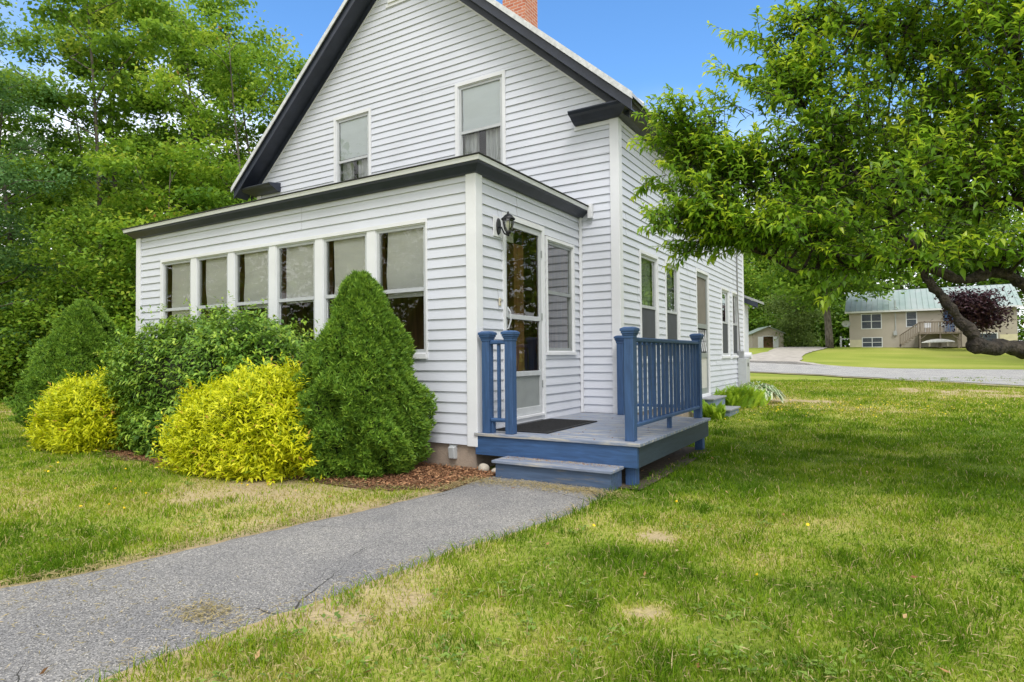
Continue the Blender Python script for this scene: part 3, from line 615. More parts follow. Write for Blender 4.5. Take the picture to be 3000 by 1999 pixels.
# inside the porch: brown boarded room, pine posts
I_ = MB(); x0, x1, y0, y1, z0, z1 = WP0 + .05, -.17, .17, D - .03, .2, 2.88
I_.quad((x0, y1, z0), (x1, y1, z0), (x1, y1, z1), (x0, y1, z1)); I_.quad((x0, y0, z0), (x0, y1, z0), (x0, y1, z1), (x0, y0, z1)); I_.quad((x0, y0, z1), (x1, y0, z1), (x1, y1, z1), (x0, y1, z1)); I_.quad((x0, y0, z0), (x1, y0, z0), (x1, y1, z0), (x0, y1, z0))
I_.build('porch_room', DARKIN, house)
for u in (-5.1, -3.3, -1.5): MB().box(u, u + .1, 1.9, 2.0, .2, 2.85).build('inner_post', PINE, house)
MB().box(-.32, -.12, 1.0, 1.24, .2, 2.55).build('inner_post', PINE, house)
e = MB(); e.box(-.14, -.12, .64, 1.22, 2.33, 2.47, ); e.build('valance', SHADE, house)
# porch roof: crown fascia on three sides, white drip edge, shallow roof
prof2 = [(.004, 2.915), (.03, 2.915), (.06, 2.925), (.13, 2.985), (.155, 2.995), (.155, 3.008), (.004, 3.03)]
pth = [((WP0, D - .002), (-1, 0)), ((WP0, 0), (-1, -1)), ((0, 0), (1, -1)), ((0, D - .002), (1, 0))]
e = MB(); crown(e, pth, prof2); e.build('porch_fascia', BLACK, house)
e = MB(); crown(e, pth, [(.10, 3.009), (.165, 3.009), (.175, 3.056), (.10, 3.062)]); e.build('porch_drip_edge', TRIM, house)
e = MB(); q = .19
e.add([(WP0 - q, -q, 3.071), (q, -q, 3.071), (q, D - .03, 3.071), (WP0 - q, D - .03, 3.071), (WP0 + 1.2, D - .03, 3.36), (-1.2, D - .03, 3.36)], [(0, 1, 5, 4), (1, 2, 5), (0, 4, 3)]); e.box(WP0 - q, q, -q, D - .03, 3.0625, 3.0705); e.build('porch_roof', simple('dark_shingle', (.05, .05, .052), .9, .3, 30), house)
e = MB(); e.box(.165, .23, D - .075, D - .016, 2.90, 3.10); e.build('roof_end_trim', TRIM, house)

# ------------------------------------------------------------------ fittings on the house
t = thing('wall_lantern', (.03, .418, 2.41), 'black carriage lantern with clear glass mounted beside the porch door', 'lamp')
MB().box(.016, .03, .33, .505, 2.30, 2.53).build('mounting_block', TRIM, t)
e = MB(); n = 16
for k in range(n):
    a = 2 * math.pi * k / n; e.v += [(.031, .418 + .042 * math.cos(a), 2.415 + .098 * math.sin(a)), (.048, .418 + .036 * math.cos(a), 2.415 + .088 * math.sin(a))]
for k in range(n): a, b = 2 * k, 2 * ((k + 1) % n); e.f.append((a, b, b + 1, a + 1))
e.f.append(tuple(2 * k + 1 for k in range(n))); e.build('backplate', BLK, t)
lx, ly = .165, .418
MB().tube([(.045, ly, 2.41), (.075, ly, 2.40), (.09, ly, 2.37), (.115, ly, 2.325), (lx, ly, 2.30)], .009, 7).build('arm', BLK, t, smooth=True)
MB().lathe(lx, ly, [(0, 2.29), (.012, 2.295), (.012, 2.315), (.028, 2.325), (.034, 2.345), (.022, 2.352)]).build('base_cup', BLK, t, smooth=True)
MB().lathe(lx, ly, [(.030, 2.348), (.044, 2.37), (.056, 2.43), (.060, 2.478)]).build('glass_globe', glassmat('lantern_glass', (.95, .95, .93), 1.2, .08), t, smooth=True)
MB().lathe(lx, ly, [(.012, 2.35), (.014, 2.38), (.03, 2.40), (.03, 2.43), (.012, 2.46), (0, 2.465)]).build('bulb', simple('bulb', (.85, .85, .8), .3), t, smooth=True)
MB().lathe(lx, ly, [(.078, 2.478), (.082, 2.486), (.060, 2.505), (.040, 2.528), (.018, 2.540), (.010, 2.555), (.013, 2.563), (.0, 2.574)]).build('cap', BLK, t, smooth=True)
e = MB()
for k in range(4):
    a = math.pi / 4 + k * math.pi / 2; e.tube([(lx + r_ * math.cos(a), ly + r_ * math.sin(a), z_) for r_, z_ in ((.034, 2.345), (.047, 2.37), (.059, 2.43), (.064, 2.48))], .004, 5)
e.build('cage', BLK, t)
t = thing('doorbell', (.016, .456, 1.56), 'small cream doorbell button on the siding left of the porch door', 'doorbell')
MB().box(.014, .03, .437, .475, 1.52, 1.61).build('cover', CREAM, t, bevel=.004); MB().box(.03, .034, .450, .462, 1.558, 1.572).build('button', BLK, t)
t = thing('outlet_box', (-.31, 0.0, -.1), 'grey weatherproof outlet cover on the tan concrete foundation beside the blue steps', 'outlet')
e = MB(); e.add([(-.355, .012, -.165), (-.265, .012, -.165), (-.265, .012, -.02), (-.355, .012, -.02), (-.350, -.035, -.16), (-.270, -.035, -.16), (-.272, -.05, -.035), (-.348, -.05, -.035)], [(0, 1, 5, 4), (1, 2, 6, 5), (2, 3, 7, 6), (3, 0, 4, 7), (4, 5, 6, 7)]); e.build('cover', GREYP, t, bevel=.008)
e = MB(); e.box(-.358, -.262, -.006, .012, -.025, -.010); e.build('hinge', GREYP, t)
t = thing('electric_meter', (WX + .1, 10.7, .0), 'grey electric cabinet with meter and cable at the far end of the white wall', 'electric meter')
MB().box(WX + .018, WX + .22, 10.46, 10.92, .10, .84).build('cabinet', GREYP, t, bevel=.008)
MB().box(WX + .018, WX + .14, 10.50, 10.66, .845, 1.02).build('junction_box', simple('dark_grey_metal', (.25, .26, .27), .5), t, bevel=.006)
MB().box(WX + .21, WX + .224, 10.62, 10.74, .64, .73).build('label_plate', BLK, t)
e = MB(); n = 14
for k in range(n):
    a = 2 * math.pi * k / n; e.v += [(WX + .02, 10.95 + .085 * math.cos(a), .90 + .085 * math.sin(a)), (WX + .26, 10.95 + .085 * math.cos(a), .90 + .085 * math.sin(a))]
for k in range(n): a, b = 2 * k, 2 * ((k + 1) % n); e.f.append((a, b, b + 1, a + 1))
e.f.append(tuple(2 * k + 1 for k in range(n))); e.build('meter', TRIM, t)
MB().tube([(WX + .06, 10.55, 1.02), (WX + .05, 10.52, 1.5), (WX + .035, 10.50, 2.2), (WX + .035, 10.5, 4.2)], .016, 6).build('cable', simple('cable', (.2, .2, .2), .6), t)

# ------------------------------------------------------------------ deck
ZD = .142
t = thing('porch_deck', (.9, 1.25, -.27), 'blue painted wooden entry deck with railings in the corner of the farmhouse', 'deck')
e = MB(); nb = 19; w_ = 2.64 / nb
for k in range(nb):
    y0 = -.05 + k * w_; e.box(.022 if k else .0, 1.83, y0, y0 + w_ - .006, ZD - .032, ZD - .0015 * random.random())
e.build('deck_floor', DECKM, t, bevel=.005)
MB().box(.004, 1.795, -.028, .010, -.088, ZD - .034).build('front_fascia', BLUE, t, bevel=.003)
BLUEY = paintwood('blue_paint_shaded_side', (.026, .042, .062), (.08, .09, .09), .62, (12, 1.2, 12))  # darker blue: the shade on the deck's side put into the paint
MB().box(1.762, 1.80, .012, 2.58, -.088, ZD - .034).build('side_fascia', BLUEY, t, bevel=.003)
MB().box(1.60, 1.7955, -.0315, -.0285, -.086, ZD - .036).build('joint_board', BLUE, t)
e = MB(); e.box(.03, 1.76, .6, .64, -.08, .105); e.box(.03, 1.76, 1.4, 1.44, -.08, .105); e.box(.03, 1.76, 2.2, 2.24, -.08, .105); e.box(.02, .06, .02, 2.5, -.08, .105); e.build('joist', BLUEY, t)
for x, y in ((1.66, .02), (1.66, 2.44), (.1, 2.4)): MB().box(x, x + .10, y, y + .10, -.40, -.089).build('support_post', BLUEV, t, bevel=.004)
def post(x, y, w_=.092, top=1.165):
    p_ = MB().box(x - w_ / 2, x + w_ / 2, y - w_ / 2, y + w_ / 2, ZD - .001, top).build('railing_post', BLUEV, t, bevel=.006)
    c = MB()
    for (hw, za, zb) in ((.052, top - .055, top - .03), (.058, top - .03, top - .018), (.066, top - .012, top + .010), (.074, top + .010, top + .034)): c.box(x - hw, x + hw, y - hw, y + hw, za, zb)
    c.box(x - .06, x + .06, y - .06, y + .06, top - .018, top - .012)
    c.add([(x - .074, y - .074, top + .0345), (x + .074, y - .074, top + .0345), (x + .074, y + .074, top + .0345), (x - .074, y + .074, top + .0345), (x - .045, y - .045, top + .05), (x + .045, y - .045, top + .05), (x + .045, y + .045, top + .05), (x - .045, y + .045, top + .05)], [(0, 1, 5, 4), (1, 2, 6, 5), (2, 3, 7, 6), (3, 0, 4, 7), (4, 5, 6, 7)])
    c.build('post_cap', BLUE, p_, bevel=.004)
post(.137, .018); post(.413, .032); post(1.687, .112); post(1.687, 2.52); post(.672, 2.49)
def rail(x0, y0, x1, y1, nbal):
    L = math.hypot(x1 - x0, y1 - y0); ux, uy = (x1 - x0) / L, (y1 - y0) / L; Pr = lambda u, o, z: (x0 + ux * u - uy * o, y0 + uy * u + ux * o, z)
    for za, zb in ((1.075, 1.118), (.262, .300)):
        MB().box(0, L, -.036, .036, za, zb, Pr).build('handrail' if za > 1 else 'bottom_rail', BLUE, t, bevel=.012, seg=3)
    for k in range(nbal):
        u = L * (k + .5) / nbal if nbal < 4 else .075 + (L - .15) * k / (nbal - 1)
        MB().box(u - .0155, u + .0155, -.0155, .0155, .3, 1.075, Pr).build('baluster', BLUEV, t, bevel=.002)
rail(.183, .025, .367, .025, 1); rail(1.69, .158, 1.69, 2.474, 16); rail(.718, 2.51, 1.641, 2.51, 6)
MB().box(1.667, 1.712, 1.28, 1.325, ZD, .262).build('rail_foot', BLUEV, t); MB().box(.19, .215, .0, .05, ZD, .262).build('rail_foot', BLUEV, t)

t = thing('entry_step', (1.04, -.18, -.27), 'weathered blue wooden box step in front of the deck at the end of the path', 'step')
MB().box(.43, 1.643, -.30, -.275, -.33, -.102).build('front_board', STEPM, t, bevel=.003)
MB().box(.43, .455, -.274, -.032, -.33, -.102).build('side_board', STEPM, t); MB().box(1.618, 1.643, -.274, -.032, -.33, -.102).build('side_board', STEPM, t)
MB().box(.405, 1.668, -.335, -.031, -.101, -.074).build('tread', DECKM, t, bevel=.005)
t = thing('door_mat', (.4, .85, ZD), 'black rubber doormat lying on the blue deck at the porch door', 'doormat')
e = MB(); e.box(.09, .745, .22, 1.50, ZD + .002, ZD + .014); e.build('mat', RUBBER, t, bevel=.004)
e = MB()
for k in range(46):
    yy = .26 + k * .0268
    e.box(.13, .705, yy, yy + .010, ZD + .0135, ZD + .017)
e.build('ribs', RUBBER, t)
t = thing('side_steps', (.95, 7.2, -.27), 'grey blue two tier wooden steps at the side door behind the deck', 'steps')
e = MB(); e.box(WX + .02, .90, 6.68, 7.68, -.35, .07); e.box(.90, 1.17, 6.80, 7.66, -.35, -.14); e.build('riser_box', OLDST, t)
e = MB(); e.box(WX + .02, .925, 6.65, 7.71, .0705, .10); e.box(.902, 1.20, 6.77, 7.69, -.1395, -.11); e.build('tread', simple('worn_grey_tread', (.30, .31, .33), .7, .35, 6, stretch=(1, 8, 1)), t, bevel=.004)

def rock(name, c, r, lab, seed):
    import bmesh
    bm = bmesh.new(); bmesh.ops.create_icosphere(bm, subdivisions=3, radius=1); rr = random.Random(seed); a, b = rr.random() * 9, rr.random() * 9
    for v_ in bm.verts:
        k = 1 + .25 * (float(fbm(np.array([v_.co.x * 1.2 + a]), np.array([v_.co.y * 1.2 + v_.co.z + b]), 2)[0]) - .5); v_.co = Vector((v_.co.x * r[0] * k + c[0], v_.co.y * r[1] * k + c[1], v_.co.z * r[2] * k + c[2]))
    me = bpy.data.meshes.new(name); bm.to_mesh(me); bm.free(); me.materials.append(STONE); me.polygons.foreach_set('use_smooth', [True] * len(me.polygons)); o = bpy.data.objects.new(name, me); col.objects.link(o); tag(o, lab, 'stone')
rock('stone', (.13, -.06, -.225), (.065, .06, .055), 'largest round tan stone against the foundation corner beside the blue step', 1)
rock('stone', (.30, -.08, -.235), (.06, .05, .035), 'small grey stone between the big tan stone and the blue step', 2)
rock('stone', (.375, -.02, -.225), (.04, .04, .04), 'pale pebble sized stone tucked against the end of the blue step', 3)

# ------------------------------------------------------------------ foliage helpers
def unit(a): return a / (np.linalg.norm(a, axis=-1, keepdims=True) + 1e-9)
def leaves(name, P, Dr, Nn, L, W, v, mat, parent=None, fold=False, droop=.15):
    P = np.asarray(P, float); n = len(P); Dr = unit(np.asarray(Dr, float)); Sd = unit(np.cross(Dr, Nn)); Nn = np.cross(Sd, Dr)
    L = np.broadcast_to(L, n)[:, None]; W = np.broadcast_to(W, n)[:, None]
    tip = P + Dr * L - Nn * L * droop; m = P + Dr * L * .42
    if fold:
        V = np.stack([P, m + Sd * W / 2 + Nn * W * .14, tip, m - Sd * W / 2 + Nn * W * .14, m + Dr * L * .06 - Nn * L * droop * .1], 1)
        k = np.arange(n)[:, None] * 5; F = np.concatenate([k + [0, 1, 2, 4], k + [0, 4, 2, 3]], 1).reshape(-1, 4); vv = np.repeat(v, 5)
    else:
        V = np.stack([P, m + Sd * W / 2, tip, m - Sd * W / 2], 1); F = np.arange(n * 4).reshape(-1, 4); vv = np.repeat(v, 4)
    return raw_mesh(name, V.reshape(-1, 3), F, None, vv, mat, parent)
def rsph(n, r=rng): return unit(r.normal(size=(n, 3)))

# ------------------------------------------------------------------ shrubs by the porch
SPR = leafmat('spruce_needles', [(0, (.042, .105, .015)), (.5, (.135, .27, .028)), (1, (.31, .47, .05))], .2, .55)
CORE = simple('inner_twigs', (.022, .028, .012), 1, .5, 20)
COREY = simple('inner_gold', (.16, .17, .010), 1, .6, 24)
def spruce(base, H, Rm, seed, label):
    r = np.random.default_rng(seed); t = thing('dwarf_spruce', (*base, float(terr(*base))), label, 'conifer', 'dwarf spruces by the porch'); z0 = float(terr(*base))
    n = 26000; h = r.beta(1.05, 1.35, n); a = r.random(n) * 2 * np.pi
    prof = lambda h: np.interp(h, [0, .08, .2, .4, .6, .8, .93, 1], [.76, .93, 1.0, .93, .72, .45, .25, .05])
    lump = lambda h, a: .78 + .42 * fbm(np.cos(a) * 2.3 + 9 + seed, np.sin(a) * 2.3 + h * 7.0 + 20, 3) + .62 * (fbm(np.cos(a) * 5 + 3, np.sin(a) * 5 + h * 13, 2) - .5)
    rad = Rm * prof(h) * lump(h, a); dep = 1 - .16 * r.random(n) ** 1.8
    P = np.stack([base[0] + rad * dep * np.cos(a), base[1] + rad * dep * np.sin(a), z0 + .04 + h * H * (.97 + .05 * lump(h, a))], 1)
    O = np.stack([np.cos(a), np.sin(a), .55 + .9 * h], 1); k = 6
    O = unit(O + r.normal(size=(n, 3)) * .35)
    PP = np.repeat(P, k, 0); DD = unit(np.repeat(O, k, 0) + r.normal(size=(n * k, 3)) * .55); L = .034 + .034 * r.random(n * k)
    L[np.repeat(r.random(n) < .05, k)] *= 1.4
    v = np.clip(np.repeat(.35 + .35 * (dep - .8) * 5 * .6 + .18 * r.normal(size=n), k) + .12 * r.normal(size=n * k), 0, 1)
    leaves('foliage', PP, DD, rsph(n * k, r), L, .010 + .004 * r.random(n * k), v, SPR, t, droop=.05)
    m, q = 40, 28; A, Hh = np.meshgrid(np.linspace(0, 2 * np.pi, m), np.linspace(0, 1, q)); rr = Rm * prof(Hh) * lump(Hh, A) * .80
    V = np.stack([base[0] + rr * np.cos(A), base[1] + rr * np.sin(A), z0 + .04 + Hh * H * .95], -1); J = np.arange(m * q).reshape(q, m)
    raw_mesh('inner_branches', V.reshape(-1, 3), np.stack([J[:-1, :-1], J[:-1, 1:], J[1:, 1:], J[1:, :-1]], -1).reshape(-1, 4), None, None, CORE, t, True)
    MB().tube([(base[0], base[1], z0 - .1), (base[0], base[1], z0 + H * .5)], [.06, .03], 7).build('trunk', BARK, t)
spruce((-1.04, -.66), 2.02, .645, 11, 'dense conical dwarf spruce in front of the rightmost porch windows')
spruce((-7.0, -.64), 2.05, .76, 12, 'broad conical dwarf spruce beyond the porch corner against the woods')
def shrub(name, c, rx, ry, H, n, Ls, Wr, mat, seed, label, up=.5, layer=0, dens=1, core=.80, vb=.5, twig=True, whorl=4, zlo=.03, cmat=None, slope=0):
    r = np.random.default_rng(seed); z0 = float(terr(*c)); t = thing(name, (*c, z0), label, 'shrub')
    dsp = rsph(n, r); dsp[:, 2] = np.where(dsp[:, 2] < 0, dsp[:, 2] * .45, dsp[:, 2]); dsp = unit(dsp)
    a = np.arctan2(dsp[:, 1], dsp[:, 0]); el = dsp[:, 2]
    lump = lambda a, el: .80 + .42 * fbm(np.cos(a) * 2.2 + seed, np.sin(a) * 2.2 + el * 2.5 + 4, 3)
    lp = lump(a, el); dep = 1 - .30 * r.random(n) ** 1.8; shoots = r.random(n) < .10; dep = np.where(shoots, 1 + .20 * r.random(n) ** 1.5, dep)
    sq = lambda x: np.sign(x) * np.abs(x) ** .8
    P = np.stack([c[0] + rx * sq(dsp[:, 0]) * lp * dep, c[1] + ry * sq(dsp[:, 1]) * lp * dep, z0 + np.maximum(zlo, (H * .36) + H * .66 * dsp[:, 2] * lp * dep * 1.02) * (1 + slope * np.clip(dsp[:, 0], -1, 1)) + .05 * r.random(n)], 1)
    O = unit(dsp * [1, 1, .7] + [0, 0, up] + r.normal(size=(n, 3)) * .3)
    k = whorl; PP = np.repeat(P, k, 0); OO = np.repeat(O, k, 0); step = np.tile(np.arange(k), n)[:, None]
    ang = (np.tile(np.arange(k), n) * 2.4 + np.repeat(r.random(n) * 6.28, k)); e1 = unit(np.cross(OO, rsph(n * k, r))); e2 = np.cross(OO, e1)
    side = e1 * np.cos(ang)[:, None] + e2 * np.sin(ang)[:, None]
    PP = PP - OO * step * Ls * .35
    DD = unit(OO * .75 + side * .8 + r.normal(size=(n * k, 3)) * .2 - np.array([0, 0, layer]))
    NN = unit(OO + [0, 0, .8 + layer]); L = Ls * (.65 + .6 * r.random(n * k))
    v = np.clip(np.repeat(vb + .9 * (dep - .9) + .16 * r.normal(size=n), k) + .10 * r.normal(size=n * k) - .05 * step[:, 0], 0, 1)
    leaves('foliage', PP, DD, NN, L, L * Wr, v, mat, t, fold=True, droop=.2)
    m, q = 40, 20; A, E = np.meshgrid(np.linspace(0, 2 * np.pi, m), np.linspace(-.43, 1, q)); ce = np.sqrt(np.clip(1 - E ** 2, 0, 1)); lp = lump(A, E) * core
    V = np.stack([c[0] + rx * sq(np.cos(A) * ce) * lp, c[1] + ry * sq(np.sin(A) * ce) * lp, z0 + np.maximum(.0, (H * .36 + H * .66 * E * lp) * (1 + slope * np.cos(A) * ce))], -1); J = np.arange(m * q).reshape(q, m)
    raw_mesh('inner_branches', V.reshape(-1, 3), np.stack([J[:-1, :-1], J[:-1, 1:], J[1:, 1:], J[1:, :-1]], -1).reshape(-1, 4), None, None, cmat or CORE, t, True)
    return t
GOLD = leafmat('golden_leaves', [(0, (.17, .27, .010)), (.35, (.46, .52, .012)), (.7, (.66, .67, .014)), (.95, (.72, .70, .03)), (1, (.50, .28, .06))], .35, .5, .3, .502)
GRN = leafmat('green_shrub_leaves', [(0, (.045, .115, .018)), (.45, (.14, .28, .03)), (.8, (.31, .46, .05)), (1, (.46, .57, .08))], .3, .42)
shrub('golden_shrub', (-2.20, -1.14), 1.06, .60, 1.04, 11000, .064, .29, GOLD, 21, 'bright golden yellow shrub between the green shrub and the right conical spruce', up=.6, vb=.52, slope=.24, cmat=COREY, core=.70, whorl=5)
shrub('golden_shrub', (-5.65, -1.20), .80, .52, .92, 8000, .064, .29, GOLD, 22, 'bright golden yellow shrub between the left conical spruce and the green shrub', up=.6, vb=.48, slope=.22, cmat=COREY, core=.70, whorl=5)
shrub('green_shrub', (-3.65, -.68), 2.05, .66, 1.72, 19000, .066, .46, GRN, 23, 'large dark green leafy shrub spreading under the porch windows', up=.35, layer=.45, vb=.45, whorl=4)

# ferns and hosta beside the side steps
FERN = leafmat('fern', [(0, (.09, .2, .02)), (.6, (.25, .42, .03)), (1, (.42, .56, .045))], .4)
def fern(c, nf, Lf, seed, label):
    r = np.random.default_rng(seed); z0 = float(terr(*c)); t = thing('fern', (*c, z0), label, 'fern', 'ferns by the side steps'); Ps, Ds, Ns, Ls, vs = [], [], [], [], []
    for i in range(nf):
        a = r.random() * 6.28; b = np.array([c[0] + .12 * r.normal(), c[1] + .12 * r.normal(), z0]); l = Lf * (.6 + .5 * r.random()); lean = .35 + .5 * r.random(); vv = .3 + .6 * r.random()
        k = np.arange(26) / 26.; out_ = np.array([math.cos(a), math.sin(a), 0]); cur = b + out_ * (lean * l * k ** 1.3)[:, None] + np.array([0, 0, 1.]) * (l * (k - .5 * lean * k ** 2.2))[:, None]
        tg = unit(np.gradient(cur, axis=0)); sd2 = np.cross(tg, [0, 0, 1.]); sd2 = unit(sd2 + 1e-6)
        w = .13 * np.sin(np.clip(k * 1.15 + .08, 0, 1) * np.pi) ** .7 * l / .6
        for sg in (1, -1):
            Ps.append(cur); Ds.append(sd2 * sg + tg * .5 - [0, 0, .15]); Ns.append(np.cross(sd2, tg) * 1.0 + [0, 0, .5]); Ls.append(w + .01); vs.append(np.full(26, vv) + .08 * r.normal(size=26))
    L = np.concatenate(Ls); leaves('fronds', np.concatenate(Ps), np.concatenate(Ds), np.concatenate(Ns), L, .026 + L * .05, np.clip(np.concatenate(vs), 0, 1), FERN, t)
fern((1.0, 8.6), 46, .72, 31, 'large bright green fern clump right behind the grey side steps'); fern((.80, 8.0), 24, .70, 32, 'taller fern leaning against the siding behind the side steps'); fern((.92, 6.35), 26, .46, 33, 'small dark fern in front of the side steps behind the deck railing'); fern((1.22, 9.2), 26, .55, 34, 'bright fern at the back of the clump next to the hosta')
t = thing('hosta', (1.1, 10.1, float(terr(1.1, 10.1))), 'striped hosta with white edged leaves near the electric cabinet', 'hosta')
r = np.random.default_rng(41); n = 150; a = r.random(n) * 6.28; ro = .12 + .5 * r.random(n) ** .7; zc = float(terr(1.1, 10.1)) + .42 * (1 - (ro / .75) ** 2) + .06 * r.random(n)
P = np.stack([1.12 + ro * np.cos(a) * .8, 10.1 + ro * np.sin(a) * 1.2, zc], 1); Dd = np.stack([np.cos(a), np.sin(a), .15 - ro], 1) + r.normal(size=(n, 3)) * .15
HO = leafmat('hosta_edge', [(0, (.45, .52, .32)), (1, (.62, .68, .48))], .25); HG = leafmat('hosta_green', [(0, (.05, .13, .03)), (1, (.09, .2, .04))], .25)
leaves('leaf_margins', P, Dd, np.tile([0, 0, 1.], (n, 1)), .24, .12, r.random(n), HO, t, True, .35); leaves('leaf_centres', P + [0, 0, .006] + unit(Dd) * .02, Dd, np.tile([0, 0, 1.], (n, 1)), .185, .065, r.random(n), HG, t, True, .33)

# ------------------------------------------------------------------ apple tree on the right
APL = leafmat('apple_leaves', [(0, (.065, .155, .014)), (.45, (.165, .325, .022)), (.75, (.35, .50, .03)), (1, (.54, .62, .05))], .55, .38, .45)
at = thing('apple_tree', (5.3, 1.6, -.27), 'old spreading apple tree with crooked dark limbs overhanging the lawn from the right', 'tree')
LIMB = {'trunk': ([(5.36, 1.64, -.6), (5.33, 1.60, -.1), (5.29, 1.56, .42), (5.2, 1.43, 1.05), (5.22, 1.49, 1.7)], .19, .12),
 'a': ([(5.22, 1.46, .72), (5.0, 1.13, .84), (4.83, .92, .93), (4.67, .71, .97), (4.48, .47, .98), (4.31, .25, 1.0)], .075, .056),
 'b': ([(4.37, .31, 1.0), (4.28, .29, 1.14), (4.2, .29, 1.26), (4.13, .31, 1.37), (4.04, .31, 1.52), (3.98, .38, 1.73), (3.85, .41, 1.97), (3.67, .53, 2.34), (3.35, .56, 2.78), (3.09, .5, 3.32)], .050, .012),
 'c': ([(5.2, 1.43, 1.05), (4.92, 1.08, 1.33), (4.7, .83, 1.48), (4.52, .71, 1.58), (4.25, .55, 1.53), (3.99, .45, 1.66), (3.63, .29, 1.72), (3.51, .33, 1.65), (3.4, .26, 1.76), (3.2, .15, 1.61), (3.0, .14, 1.72), (2.7, .07, 1.93), (2.37, -.03, 2.3)], .058, .008),
 'd': ([(5.22, 1.49, 1.7), (4.77, 1.2, 2.19), (4.46, 1.13, 2.18), (4.15, .94, 2.27), (3.67, .76, 2.51), (3.18, .57, 2.7), (2.62, .35, 2.62), (2.19, .2, 2.81)], .06, .01),
 'e': ([(5.22, 1.49, 1.7), (4.97, 1.55, 2.31), (4.65, 1.34, 2.96), (4.35, 1.26, 3.62), (3.69, .97, 3.91), (3.02, .56, 3.99)], .05, .01),
 'f': ([(5.22, 1.49, 1.7), (5.02, 1.34, 2.62), (4.59, .7, 3.56), (4.16, .42, 4.26), (3.57, .17, 4.68)], .045, .010),
 'g': ([(5.22, 1.49, 1.7), (5.63, 1.93, 2.87), (5.89, 2.29, 4.12), (5.82, 2.44, 5.2)], .08, .015),
 'h': ([(5.22, 1.49, 1.7), (5.01, 2.15, 2.56), (4.44, 2.49, 3.05), (3.66, 2.36, 3.39), (3.01, 2.22, 2.88)], .07, .012),
 'i': ([(5.22, 1.49, 1.7), (6.11, 2.23, 2.67), (6.89, 2.91, 3.52)], .07, .02)}
def smoothpath(pts, k=4, jit=0, rr=None):
    P = np.array(pts, float); n = len(P); o = []
    for i in range(n - 1):
        p0, p1, p2, p3 = P[max(i - 1, 0)], P[i], P[i + 1], P[min(i + 2, n - 1)]
        for j in range(k):
            u = j / k; o.append(.5 * ((2 * p1) + (-p0 + p2) * u + (2 * p0 - 5 * p1 + 4 * p2 - p3) * u * u + (-p0 + 3 * p1 - 3 * p2 + p3) * u ** 3))
    o.append(P[-1]); o = np.array(o)
    if jit: o[1:-1] += (rr or rng).normal(size=o[1:-1].shape) * jit
    return o
nodes = []; ar = np.random.default_rng(51)
for k, (pts, r0, r1) in LIMB.items():
    sp = smoothpath(pts, 5, .008, ar); rad = r0 + (r1 - r0) * np.linspace(0, 1, len(sp)) ** .8; rad *= 1 + .10 * ar.normal(size=len(rad))
    if k == 'a': rad[-3:] *= [1.0, 1.08, 1.12]
    MB().tube(sp, list(rad), 12).build('trunk' if k == 'trunk' else 'limb', BARKD, at, smooth=True)
    if k != 'trunk' and k != 'a': nodes += [(p, r_) for p, r_ in zip(sp[3:], rad[3:])]
NP = np.array([n_[0] for n_ in nodes])
LOB = [(2.31, .16, 2.86, .30, .35, 1), (2.43, .01, 2.14, .38, .36, 1.2), (2.88, .29, 2.22, .57, .49, 1.2), (2.92, .28, 1.98, .36, .16, .6), (3.18, .57, 2.82, .54, .54, 1), (3.35, .38, 2.02, .55, .30, .9), (3.15, .64, 3.56, .47, .43, .8), (3.68, .86, 3.31, .77, .77, 1.4), (3.82, .63, 2.26, .73, .50, 1.2), (3.70, .31, 1.62, .42, .10, .4), (4.32, .89, 3.36, .73, .73, 1.5), (4.45, 1.0, 2.45, .66, .58, 1.1), (4.02, .69, 4.1, 1.1, .55, 1.1), (2.64, .25, 2.59, .27, .31, .7), (5.15, 1.63, 3.26, .95, .95, 1.4), (5.69, 2.22, 2.85, .79, .40, .8), (4.71, 1.44, 4.85, 1.36, .77, 1.2), (3.65, 1.79, 2.68, 1.11, .89, 1.3), (4.82, 2.6, 3.24, 1.13, 1.13, 1.4), (6.17, 2.36, 3.48, .97, .97, .8), (3.3, 3.2, 3.0, .9, .8, .9), (4.6, 1.3, 2.9, .8, .7, 1.6), (4.2, 1.6, 3.6, .9, .7, 1.2), (5.0, 1.2, 2.45, .6, .35, 1.0), (4.55, .72, 1.70, .42, .10, .5)]
tw = MB(); Ps, Ds, Ns, Ls, vs = [], [], [], [], []
def twig(p0, d, L, nl, v0, drawtwig=True):
    d = d / np.linalg.norm(d); bend = ar.normal(size=3) * .25 + [0, 0, .15]; k = np.linspace(0, 1, 6)[:, None]
    pts = p0 + d * L * k + bend * L * .5 * k ** 2
    if drawtwig: tw.tube(pts, list(np.linspace(.004, .0015, 6)), 4, False)
    u = np.linspace(.0, 1, nl) ** .62; idx = u * 5; i0 = np.minimum(idx.astype(int), 4); fr = (idx - i0)[:, None]; pp = pts[i0] * (1 - fr) + pts[i0 + 1] * fr
    tg = unit(pts[i0 + 1] - pts[i0]); ang = np.arange(nl) * 2.4 + ar.random() * 6; e1 = unit(np.cross(tg, [.3, .2, 1.])); e2 = np.cross(tg, e1)
    sd2 = e1 * np.cos(ang)[:, None] + e2 * np.sin(ang)[:, None] * .6
    dd = unit(sd2 * .8 + tg * (.45 + .5 * u[:, None]) + [0, 0, -.30] + ar.normal(size=(nl, 3)) * .2)
    Ps.append(pp); Ds.append(dd); Ns.append(unit(tg * .4 + [0, 0, 1.1] + ar.normal(size=(nl, 3)) * .28)); Ls.append((.055 + .055 * ar.random(nl)) * (1.05 - .25 * u)); vs.append(np.clip(v0 + .42 * u ** 2.5 + .10 * ar.normal(size=nl), 0, 1))  # tip leaves paler: lit tufts put into the leaf colour
